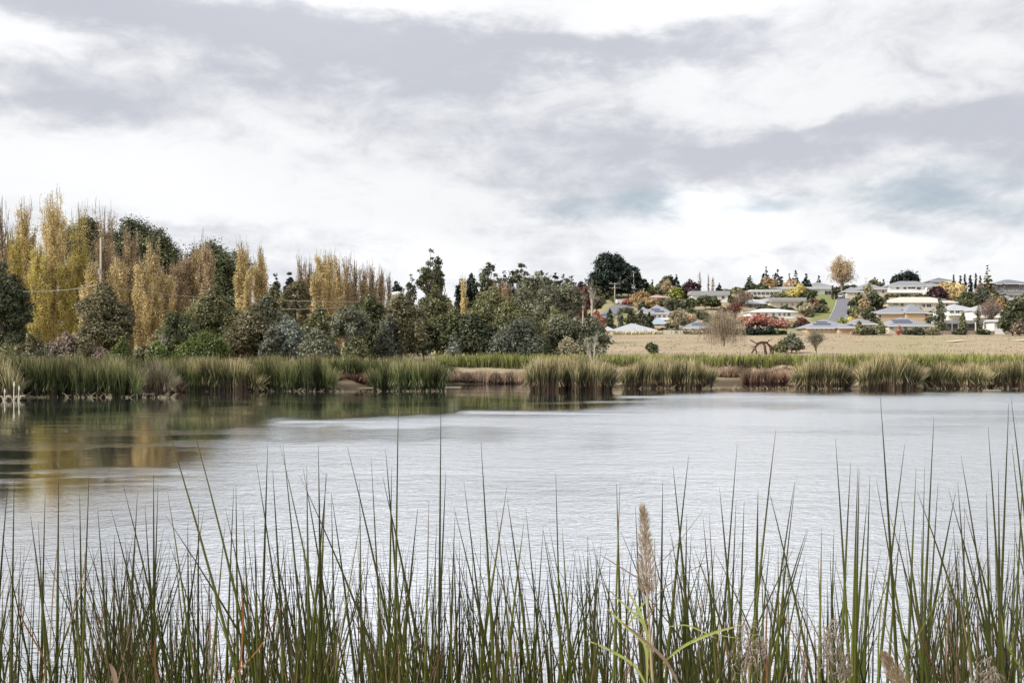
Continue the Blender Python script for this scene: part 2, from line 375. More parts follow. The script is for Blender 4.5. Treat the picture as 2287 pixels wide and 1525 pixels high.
def tree(kind, name, px, top, wpx, Yd, fol, label, cat='tree', base=None, group=None, bark=None, cover=2.5, leaf=1.0, **kw):
    if 930 < px < 1400 and Yd < 105: Yd = 99+(Yd-80)*.7
    x = wx(px, Yd); Yd = max(Yd, float(shore(x))+3.5) if Yd < 130 else Yd; x = wx(px, Yd); g = gz(x, Yd)
    if base is not None and base > 0: zb = max(g, min(wz(base, Yd), g+40)) if kw.get('lift') else g
    else: zb = g
    H = wz(top, Yd)-zb; W = wpx/F*Yd*(1.14 if kind == 'round' else 1.0); L = max(.15, Yd/995*2.3)*leaf
    root = empty(name, (x, Yd, zb-.05), rng.random()*.4-.2); tag(root, label, cat, group)
    bark = bark or BARK; mat = FOL[fol]
    cc, cr, limbs = [], [], []
    def limb(a, b, r0, r1, bend=.12):
        a = np.array(a, float); b = np.array(b, float); mid = (a+b)/2+rng.normal(size=3)*np.linalg.norm(b-a)*bend*.5; mid[2] += .08*np.linalg.norm(b-a)
        limbs.append(([tuple(a), tuple(mid), tuple(b)], [r0, (r0+r1)/2, r1]))
    tr = max(.06, min(.45, H*.022))
    if kind in ('round', 'bush', 'open'):
        lo = {'round': kw.get('lo', .22), 'bush': .02, 'open': kw.get('lo', .38)}[kind]
        zc = H*(lo+1)/2; rz = H*(1-lo)/2
        n = kw.get('n', {'round': 60, 'bush': 44, 'open': 17}[kind]); base_r = W*{'round': .125, 'bush': .135, 'open': .15}[kind]; ph = rng.random(3)*6.28
        if kind != 'open': n = int(max(n, 60)*1.75*max(.8, min(2.2, H*(1-lo)/W)))
        else: base_r = max(base_r*.75, .045*H*(1-lo)); n = int(n*3)
        skew = rng.normal(size=2)*.10*W
        lobes = [np.array([0, 0, .52]), np.array([0, 0, -.1])]+[np.array([math.cos(a_)*.60, math.sin(a_)*.60, z_]) for a_, z_ in zip(rng.random()*6+np.arange(9)*2.4, (-.62+1.0*rng.random(9)) if kind == 'round' else (-.6+.8*rng.random(9)))]
        for i in range(n):
            if kind != 'open':
                vv = lobes[rng.integers(len(lobes))]+rand_unit(1)[0]*(.46*rng.random()**.4); rl = float(np.linalg.norm(vv))+1e-6
            d = rand_unit(1)[0] if kind == 'open' else vv/rl; rr = min(1.05, rl) if kind != 'open' else (.25+.72*rng.random()**.7)
            if kind != 'open':
                aa = math.atan2(d[1], d[0]); rr = rr*(1.0+.06*math.sin(3*aa+4*d[2]+ph[1]))+(.10 if rng.random() < .05 else 0)
                rr = min(1.12, rr)
            t_ = (d[2]*rr+1)/2; wid = 1.0
            if kind == 'bush': wid = 1.05-.4*t_
            elif lo < .12 and kind == 'round': wid = 1.12-.36*t_
            if kw.get('dome'): wid = 1.15-.55*t_
            r = base_r*(.5+1.0*rng.random())
            c = np.array([d[0]*rr*(W/2-r*.5)*wid+skew[0]*t_, d[1]*rr*(W/2-r*.5)*wid, zc+d[2]*rr*(rz-r*.45)])
            c[2] = max(c[2], r*.5); cc.append(c); cr.append(r)
        cc.append(np.array([skew[0], 0, H-base_r*.55])); cr.append(base_r*.8)
        ml = H*(lo+.25)
        limb((0, 0, -.3), (0, 0, ml), tr*1.1, tr*.75, .03)
        for c in cc[::(2 if kind != 'open' else 1)]: limb((0, 0, ml*(.45+.5*rng.random())), c, tr*.42, tr*.1)
    elif kind == 'cone':
        nl = kw.get('n', 13); lo = kw.get('lo', .06)
        for i in range(nl):
            t_ = i/(nl-1); z = H*(lo+(0.97-lo)*t_); rr = W/2*(1-t_)**kw.get('pw', .85)+W*.03
            k = max(1, int(7*(1-t_)+1))
            for j in range(k):
                a = 2*math.pi*(j+rng.random()*.7)/k; r = max(W*.07, rr*.42)*(.7+.5*rng.random()); q = rr*(.55+.35*rng.random()) if k > 1 else 0
                cc.append(np.array([math.cos(a)*q, math.sin(a)*q, z+rng.normal()*H*.015])); cr.append(r)
                if j % 2 == 0: limb((0, 0, z-.1), cc[-1], tr*.25, tr*.08)
        limb((0, 0, -.3), (0, 0, H*.97), tr, tr*.12, .01)
    elif kind == 'pine':                              # big irregular layered conifer
        n = kw.get('n', 60)
        for i in range(n):
            t_ = rng.random()**.8; z = H*(.10+.86*t_); rr = W/2*(1.0-.72*t_**2.2)*(.5+.5*rng.random()**.5); a = rng.random()*6.283
            cc.append(np.array([math.cos(a)*rr, math.sin(a)*rr, z])); cr.append(W*.13*(.7+.6*rng.random()))
            if i % 2 == 0: limb((0, 0, z*.93), cc[-1], tr*.25, tr*.08)
        cc.append(np.array([0, 0, H*.96])); cr.append(W*.08)
        limb((0, 0, -.3), (0, 0, H*.93), tr, tr*.15, .02)
    elif kind == 'column':
        n = kw.get('n', 26)
        for i in range(n):
            t_ = i/(n-1); z = H*(.05+.9*t_); wid = math.sin(math.pi*min(1, .25+.75*t_))**.6 if t_ > .33 else 1
            a = rng.random()*6.283; r = W*.24*(.6+.5*rng.random())*max(.35, wid)
            q = W*.27*wid*rng.random(); cc.append(np.array([math.cos(a)*q, math.sin(a)*q, min(z, H-r*.7)])); cr.append(r)
        limb((0, 0, -.3), (0, 0, H*.9), tr, tr*.15, .01)
    flat = kw.get('flat', {'open': .85, 'pine': .75, 'cone': .6, 'column': 1.5}.get(kind, .95))
    q, rn, dn = clump_leaves(cc, cr, cover*{'open': .8, 'column': 1.1}.get(kind, 1), L, flat, .35)
    q[:, 2] = np.clip(q[:, 2], .05, None)
    link('crown', leaf_mesh('crown', q, L*(.5+1.0*rng.random(len(q))), rn, kw.get('up', -.25 if kind in ('open',) else 0), nrm=None if kw.get('up') else dn), mat, root)
    link('trunk', tubes_mesh('trunk', limbs), bark, root)
    return root
def poplar(px, top, wpx, Yd, label, bare=.22, fol='gold', cover=2.3, name='poplar_tree', bark=None, group='lombardy poplars in autumn leaf', fat=1.0):
    x = wx(px, Yd); g = gz(x, Yd); H = wz(top, Yd)-g; W = wpx/F*Yd
    root = empty(name, (x, Yd, g-.05)); tag(root, label, 'tree', group); bare *= .85
    paths = [([(0, 0, -.3), (rng.normal()*.1, 0, H*.5), (rng.normal()*.15, 0, H)], [.28, .16, .02])]
    cen = []; rn = []; L = max(.13, Yd/995*1.5)
    W *= 1.05+.2*rng.random(); nb = int(50*fat)
    for i in range(nb):
        t0 = .04+.80*(i/nb); z0 = H*t0; a = rng.random()*6.283
        ln = H*(.20+.16*rng.random())*(1-.45*t0); spread = W*.5*(1-.45*max(0, t0-.45)/.55)*(.55+.45*rng.random())
        e = (math.cos(a)*spread, math.sin(a)*spread, min(z0+ln, H*(.90+.1*rng.random())))
        m_ = (e[0]*.72, e[1]*.72, z0+(e[2]-z0)*.42)
        paths.append(([(0, 0, z0), m_, e], [.055, .035, .012]))
        tz = H*(1-bare)*(.93+.14*rng.random())
        n = int(cover*1.35*ln*W*.55/(.5*L*L*.6)/3.2)
        s = rng.random(n)
        p = np.array([0, 0, z0])*((1-s)**2)[:, None]+2*((s*(1-s))[:, None])*np.array(m_)+(s**2)[:, None]*np.array(e)
        p = p+rng.normal(size=(n, 3))*np.array([.045*W+.05, .045*W+.05, .25])
        keep = rng.random(n) < np.clip((tz-p[:, 2])/(H*.10)+.30, .20, 1)
        cen.append(p[keep]); rn.append(np.clip(rng.random()*.8+.05+rng.normal(size=keep.sum())*.2, 0, 1))
        for _ in range(4):                             # fine twigs
            q = p[rng.integers(n)] if n else np.array(e); paths.append(([tuple(q), tuple(q+np.array([rng.normal()*.15, rng.normal()*.15, .9+rng.random()]))], [.022, .010]))
    link('crown', leaf_mesh('crown', np.concatenate(cen), L*(.7+.6*rng.random(sum(map(len, cen)))), np.concatenate(rn), .6), FOL[fol], root)
    link('trunk', tubes_mesh('trunk', paths, 3), bark or surf('poplar_bark', (.17, .13, .10), .9, .2, 5), root)
    return root
def twig_tree(px, top, wpx, Yd, label, name, bark, droop=0.0, n=60, low=.45, cat='tree', leaves=None, cover=.5, group=None, r=.03, base=None):
    """bare branching tree, optionally weeping, with a light scatter of leaves"""
    x = wx(px, Yd); g = gz(x, Yd); H = wz(top, Yd)-g; W = wpx/F*Yd
    root = empty(name, (x, Yd, g-.05)); tag(root, label, cat, group)
    tr = max(.05, H*.028); paths = [([(0, 0, -.3), (.1, 0, H*.2), (-.05, 0, H*.42)], [tr*1.2, tr, tr*.7])]; cen = []
    for i in range(n):
        a = rng.random()*6.283; el_ = .25+1.1*rng.random(); z0 = H*(.15+.3*rng.random())
        q = W*.5*math.cos(el_)*(.6+.5*rng.random()); e = np.array([math.cos(a)*q, math.sin(a)*q, H*(low+(.98-low)*math.sin(el_)*rng.random()**.3)])
        m_ = np.array([e[0]*.45, e[1]*.45, z0+(e[2]-z0)*.62])
        paths.append(([(0, 0, z0), tuple(m_), tuple(e)], [tr*.4, tr*.2, r*.5]))
        for j in range(9):
            s = .35+.65*rng.random(); p = m_*(1-s)+e*s if s > .5 else m_
            d = rng.normal(size=3)*W*.09; d[2] = abs(d[2])+.04*H
            if droop:
                q2 = p+np.array([d[0], d[1], .04*H]); e2 = q2+np.array([d[0]*.6, d[1]*.6, -droop*H*(.3+.5*rng.random())]); e2[2] = max(e2[2], .15*H*rng.random())
                paths.append(([tuple(p), tuple(q2), tuple(e2)], [r*.6, r*.5, r*.3]))
                if leaves: cen.append(q2+(e2-q2)*rng.random((int(18*cover), 1))+rng.normal(size=(int(18*cover), 3))*.12)
            else:
                e2 = p+d; paths.append(([tuple(p), tuple(p+d*.5+np.array([0, 0, .05])), tuple(e2)], [r*.8, r*.5, r*.25]))
                if leaves: cen.append(e2+rng.normal(size=(int(14*cover), 3))*W*.035)
    link('trunk', tubes_mesh('trunk', paths, 3), bark, root)
    if leaves:
        c = np.concatenate(cen); L = max(.12, Yd/995*1.2)
        link('crown', leaf_mesh('crown', c, L*(.7+.6*rng.random(len(c))), rng.random(len(c)), -.5 if droop else 0), FOL[leaves], root)
    return root
# ------------------------------------------------------------------ poplars, left to right
GP = 'lombardy poplars in autumn leaf'
for px, top, wd, Yd, bare, fol, cv, lb in [
    (4, 436, 34, 112, .42, 'tan', 1.0, 'nearly leafless poplar at the left edge of the photo'),
    (30, 505, 44, 114, .12, 'yellow', 2.0, 'shorter yellow poplar second from the left edge'),
    (55, 436, 50, 118, .24, 'gold', 2.2, 'tall gold poplar with bare top, left of the tallest poplar'),
    (88, 535, 46, 112, .12, 'yellow', 2.2, 'short yellow poplar between two tall bare-topped poplars'),
    (118, 424, 60, 116, .18, 'gold', 2.4, 'tallest gold poplar of the left row with feathery top'),
    (148, 560, 44, 114, .10, 'yellow', 2.2, 'short yellow poplar just right of the tallest poplar'),
    (177, 450, 52, 119, .36, 'yellow', 1.9, 'poplar with a wide bare grey top right of the tallest one'),
    (205, 575, 46, 112, .1, 'gold', 2.3, 'gold poplar just left of the pale pole, crown low'),
    (234, 463, 50, 120, .28, 'tan', 1.9, 'thin topped tan poplar rising behind the pale pole'),
    (262, 560, 46, 113, .1, 'gold', 2.2, 'gold poplar immediately right of the pale pole'),
    (292, 492, 44, 121, .22, 'tan', 1.9, 'tan poplar in front of the dark rounded tree dome'),
    (318, 572, 46, 113, .12, 'gold', 2.4, 'bright gold poplar right of the thin tan poplar'),
    (342, 528, 34, 119, .12, 'gold', 1.7, 'slim gold poplar standing against a gap of white sky'),
    (368, 592, 46, 114, .14, 'gold', 2.2, 'low gold poplar under the right end of the dark dome'),
    (393, 572, 44, 117, .16, 'tan', 2.2, 'tan and gold poplar left of the broad poplar clump'),
    (418, 556, 46, 118, .16, 'tan', 2.4, 'broad tan poplar in the middle of the right clump'),
    (440, 545, 46, 119, .14, 'gold', 2.4, 'dense gold poplar second from the right of the left row'),
    (460, 532, 42, 118, .12, 'tan', 2.4, 'last tan poplar of the left row, with dark twigs on top'),
    (545, 537, 34, 125, .13, 'gold', 2.6, 'slender gold poplar standing clear of the long row'),
    (580, 551, 34, 127, .15, 'gold', 2.4, 'slender poplar right beside the other free-standing gold one'),
    (672, 572, 24, 150, .30, 'tan', 2.4, 'small poplar with a dark bare spire behind the brown conifer'),
    (688, 578, 22, 152, .32, 'tan', 2.2, 'small poplar with bare spire next to its twin'),
    (708, 600, 30, 140, .08, 'gold', 2.4, 'short gold poplar at the left of the middle clump'),
    (724, 557, 42, 142, .10, 'gold', 2.9, 'tallest gold poplar of the middle clump'),
    (740, 572, 22, 144, .28, 'gold', 2.4, 'bare spired poplar right behind the tallest middle one'),
    (756, 568, 26, 146, .25, 'gold', 2.4, 'gold skirted poplar with a thin grey spire'),
    (776, 572, 26, 148, .28, 'tan', 2.4, 'grey spired poplar with brownish leaves below'),
    (793, 580, 22, 149, .30, 'tan', 2.2, 'mostly bare grey poplar in the fading half of the clump'),
    (812, 585, 24, 150, .26, 'tan', 2.2, 'brown-grey poplar before the right end of the clump'),
    (833, 590, 24, 151, .22, 'tan', 2.4, 'tan poplar second from the right end of the clump'),
    (851, 598, 26, 152, .22, 'tan', 2.2, 'rounded tan poplar ending the middle clump'),
    (868, 608, 16, 165, .6, 'olive', 1.2, 'thin dark bare tree right of the poplar clump'),
    (1036, 615, 15, 220, .06, 'gold', 2.8, 'tiny gold poplar poking above the dark wattles'),
    (1106, 628, 14, 190, .12, 'tan', 2.2, 'leftmost of four small reddish tan poplars behind the wattles'),
    (1117, 623, 14, 191, .10, 'tan', 2.4, 'second small reddish tan poplar behind the wattles'),
    (1128, 626, 14, 190, .12, 'tan', 2.4, 'third small reddish tan poplar behind the wattles'),
    (1138, 632, 14, 192, .2, 'tan', 1.9, 'rightmost of four small reddish tan poplars behind the wattles')]:
    poplar(px, top, wd, Yd, lb, bare, fol, cv)
# ------------------------------------------------------------------ other trees on the left half
T = tree
GW = 'wattles and gums behind the reed bank'; GS = 'shrubs at the back of the reeds'; GR = 'dark trees on the far ridge'
T('open', 'gum_tree', 10, 520, 80, 135, 'olive', 'green gum crown behind the poplars at the left edge', n=16)
T('round', 'cypress_tree', 290, 490, 200, 140, 'dark', 'big dark domed tree behind the left poplars', lo=.45, dome=1, n=60)
T('round', 'cypress_tree', 212, 486, 130, 138, 'brownolive', 'brown-olive rounded crown behind the pale pole', lo=.5, dome=1)
T('round', 'cypress_tree', 350, 512, 100, 139, 'dark', 'dark shoulder tree right of the big dark dome', lo=.5)
T('round', 'evergreen_tree', 445, 545, 170, 142, 'dark', 'dark evergreen dome behind the last left poplars', lo=.3, n=55)
T('round', 'evergreen_tree', 505, 570, 110, 136, 'dark', 'dark sloping evergreen right of the left poplar row', lo=.15)
T('round', 'evergreen_tree', 612, 640, 90, 132, 'olive', 'olive evergreen right of the two slender gold poplars', lo=.1)
T('round', 'evergreen_tree', 12, 585, 112, 82, 'deep', 'large dark green tree filling the left edge', lo=.02, n=70, cl=.14, group=GW)
T('round', 'wattle_tree', 243, 632, 118, 92, 'brownolive', 'olive-brown wattle standing before the pale pole', lo=.04, n=70, cl=.12, group=GW)
T('bush', 'shrub', 20, 776, 90, 76, 'lightolive', 'yellow-green low shrub at the left edge above the reeds', 'shrub', group=GS)
for px, top, wd, fo, lb in [(85, 745, 90, 'brownolive', 'brown shrub right of the dark left edge tree'), (140, 741, 100, 'mauve', 'mauve-brown low shrub below the yellow poplars'),
                            (190, 756, 80, 'brownolive', 'low brown shrub left of the pole foot'), (110, 770, 110, 'deep', 'dark low shrub in front of the brown ones'),
                            (225, 775, 70, 'mauve', 'small brown shrub at the foot of the pale pole')]:
    T('bush', 'shrub', px, top, wd, 80, fo, lb, 'shrub', group=GS)
T('bush', 'shrub', 268, 752, 50, 79, 'bright', 'small bright green shrub right of the pole foot', 'shrub', group=GS)
T('bush', 'shrub', 365, 760, 60, 78, 'bright', 'bright green low shrub over the tan reed clump', 'shrub', group=GS)
T('bush', 'shrub', 455, 742, 135, 80, 'bright', 'broad bright green shrub above the reeds', 'shrub', group=GS, n=44)
T('round', 'wattle_tree', 395, 700, 110, 88, 'dark', 'dark green shrub tree with a pale bare branch beside it', lo=.05, group=GW)
twig_tree(360, 735, 50, 79, 'pale leafless branching sapling left of the bright green shrub', 'bare_sapling', BARKP, n=8, r=.02)
T('round', 'wattle_tree', 330, 770, 60, 84, 'brownolive', 'low brownish shrub under the gold poplars', lo=.02, group=GW)
T('round', 'wattle_tree', 490, 640, 120, 100, 'olive', 'mid green wattle in front of the two free-standing poplars', lo=.08, n=60, cl=.13, group=GW)
T('round', 'wattle_tree', 425, 690, 70, 101, 'olive', 'smaller green wattle under the last left poplars', lo=.08, group=GW)
T('round', 'wattle_tree', 553, 682, 115, 86, 'brownolive', 'dark brownish wattle with rounded top near the reeds', lo=.02, n=60, cl=.13, group=GW, dome=1)
T('round', 'wattle_tree', 598, 660, 80, 94, 'greyolive', 'grey-green wattle behind the silver one', lo=.05, n=50, group=GW)
T('round', 'silver_wattle', 645, 706, 80, 85, 'silver', 'silver-blue wattle left of the grey mound shrub', lo=.04, n=50, cl=.13, group=GW)
T('round', 'silver_wattle', 612, 725, 60, 84, 'bluedark', 'dark blue-grey shrub left of the silver wattle', lo=.02, group=GW)
T('pine', 'conifer_tree', 660, 625, 95, 108, 'brownolive', 'brown layered conifer in front of the bare poplar spires', n=60, group=GW, bark=BARKD)
T('round', 'wattle_tree', 708, 685, 75, 98, 'olive', 'olive wattle below the gold middle poplars', lo=.04, group=GW)
T('bush', 'shrub', 722, 733, 95, 83, 'greyolive', 'grey-green mound shaped shrub above the reeds', 'shrub', group=GS, n=40)
T('bush', 'shrub', 790, 752, 70, 82, 'olive', 'small olive shrub right of the grey mound', 'shrub', group=GS)
T('round', 'mop_tree', 786, 682, 88, 88, 'greyolive', 'mop-headed tree with several pale upright trunks', lo=.42, n=40, group=GW, bark=BARKP, dome=1)
T('round', 'wattle_tree', 825, 650, 90, 96, 'dark', 'dark green wattle right behind the mop-headed tree', lo=.02, n=60, cl=.13, group=GW)
T('round', 'wattle_tree', 900, 655, 105, 92, 'brownolive', 'tall brown-green wattle right of the dark one', lo=.02, n=70, cl=.12, group=GW, flat=1.1)
T('round', 'wattle_tree', 868, 700, 60, 90, 'bluedark', 'narrow shadowy wattle between two taller ones', lo=.02, group=GW)
T('round', 'wattle_tree', 975, 637, 100, 98, 'olive', 'olive wattle left of the tiny gold poplar', lo=.03, n=60, cl=.13, group=GW)
T('round', 'wattle_tree', 1000, 690, 80, 89, 'dark', 'dark wattle rising behind the little silver conifer', lo=.02, n=50, group=GW)
T('round', 'wattle_tree', 945, 700, 70, 88, 'deep', 'shaded low wattle left of the little silver conifer', lo=.02, group=GW)
T('round', 'wattle_tree', 1075, 640, 110, 97, 'olive', 'tallest olive wattle of the middle thicket', lo=.03, n=66, cl=.12, group=GW)
T('round', 'wattle_tree', 1060, 700, 90, 87, 'deep', 'dark wattle in the heart of the thicket near the reeds', lo=.02, n=60, group=GW)
T('round', 'wattle_tree', 1150, 672, 115, 91, 'olive', 'sloping wattle at the right shoulder of the thicket', lo=.03, n=66, cl=.12, group=GW)
T('round', 'silver_wattle', 1152, 715, 130, 85, 'bluedark', 'broad blue-grey wattle low at the right of the thicket', lo=.02, n=70, cl=.12, group=GW)
T('bush', 'shrub', 1205, 752, 60, 83, 'dark', 'dark green low shrub right of the blue-grey wattle', 'shrub', group=GS)
T('cone', 'silver_conifer', 1012, 735, 46, 80, 'silver', 'little pointed silver-blue conifer above the reeds', n=12, group=GS)
for px, top, wd, Yd, lb in [(1185, 605, 110, 180, 'light olive gum left of the white trunked gums'), (1225, 640, 90, 165, 'lower light olive gum behind the thicket'), (1262, 622, 80, 185, 'open gum with white trunk left of the dark red trees')]:
    T('open', 'gum_tree', px, top, wd, Yd, 'greyolive', lb, n=34, lo=.2, bark=BARKP, group='pale gums behind the thicket')
T('round', 'gum_tree', 1160, 640, 90, 150, 'greyolive', 'pale leaved gum right of the reddish small poplars', lo=.1, group='pale gums behind the thicket')
T('round', 'gum_tree', 1245, 690, 80, 100, 'lightolive', 'yellowish gum with loose crown right of the thicket', lo=.1, group=GW)
T('round', 'gum_tree', 1275, 695, 90, 95, 'greyolive', 'grey-olive gum over the pale bare bush', lo=.12, n=50, group=GW)
T('round', 'gum_tree', 1325, 705, 75, 93, 'greyolive', 'grey-olive tree ending the thicket beside the field', lo=.03, n=50, group=GW)
T('bush', 'shrub', 1268, 752, 70, 84, 'pale', 'pale tan bush with a light trunk above the reeds', 'shrub', group=GS, cover=1.6)
T('bush', 'shrub', 1320, 750, 70, 85, 'greyolive', 'grey-olive bush at the left end of the open field', 'shrub', group=GS, cover=2)
twig_tree(1326, 742, 56, 83, 'pale leafless sapling at the left end of the field', 'bare_sapling', BARKP, n=9, r=.02)
# ridge
for px, top, wd, Yd, k, lb in [(622, 612, 34, 300, 'round', 'dark round tree on the ridge left of the bare poplar spires'), (648, 608, 36, 305, 'round', 'twin dark round tree on the ridge above the brown conifer'),
        (698, 608, 30, 300, 'round', 'dark ridge tree between the poplar clumps'), (880, 628, 40, 290, 'round', 'dark ridge tree above the white shed roof'),
        (915, 612, 30, 240, 'open', 'thin open gum left of the tall dark gum'), (957, 556, 66, 240, 'open', 'tall dark open gum standing out above the thicket'),
        (982, 572, 30, 242, 'open', 'right limb gum beside the tall dark gum'), (1030, 622, 30, 260, 'round', 'dark tree behind the tiny gold poplar'),
        (1055, 610, 34, 262, 'round', 'dark blue-green tree right of the tiny gold poplar'), (1092, 585, 66, 255, 'open', 'left spreading gum of the pair above the reddish poplars'),
        (1160, 588, 62, 260, 'open', 'right spreading gum of the pair, its crown see-through'), (1130, 605, 44, 258, 'open', 'lower gum between the two spreading gums'),
        (1205, 605, 34, 330, 'open', 'small dark ridge pine left of the ridge group'), (1222, 610, 26, 340, 'open', 'first of the dark pines of the ridge group'),
        (1240, 609, 28, 345, 'open', 'second dark pine of the ridge group'), (1258, 612, 26, 340, 'open', 'third dark pine of the ridge group'), (1275, 616, 24, 345, 'open', 'last dark pine of the ridge group'),
        (1298, 628, 34, 350, 'round', 'dark low tree left of the dark red trees')]:
    T(k, 'ridge_tree', px, top, wd, Yd, 'blackgreen' if k == 'round' or Yd > 300 else 'deep', lb, group=GR, n=22 if k == 'open' else 40, lo=.3 if k == 'open' else .1, cl=.17)
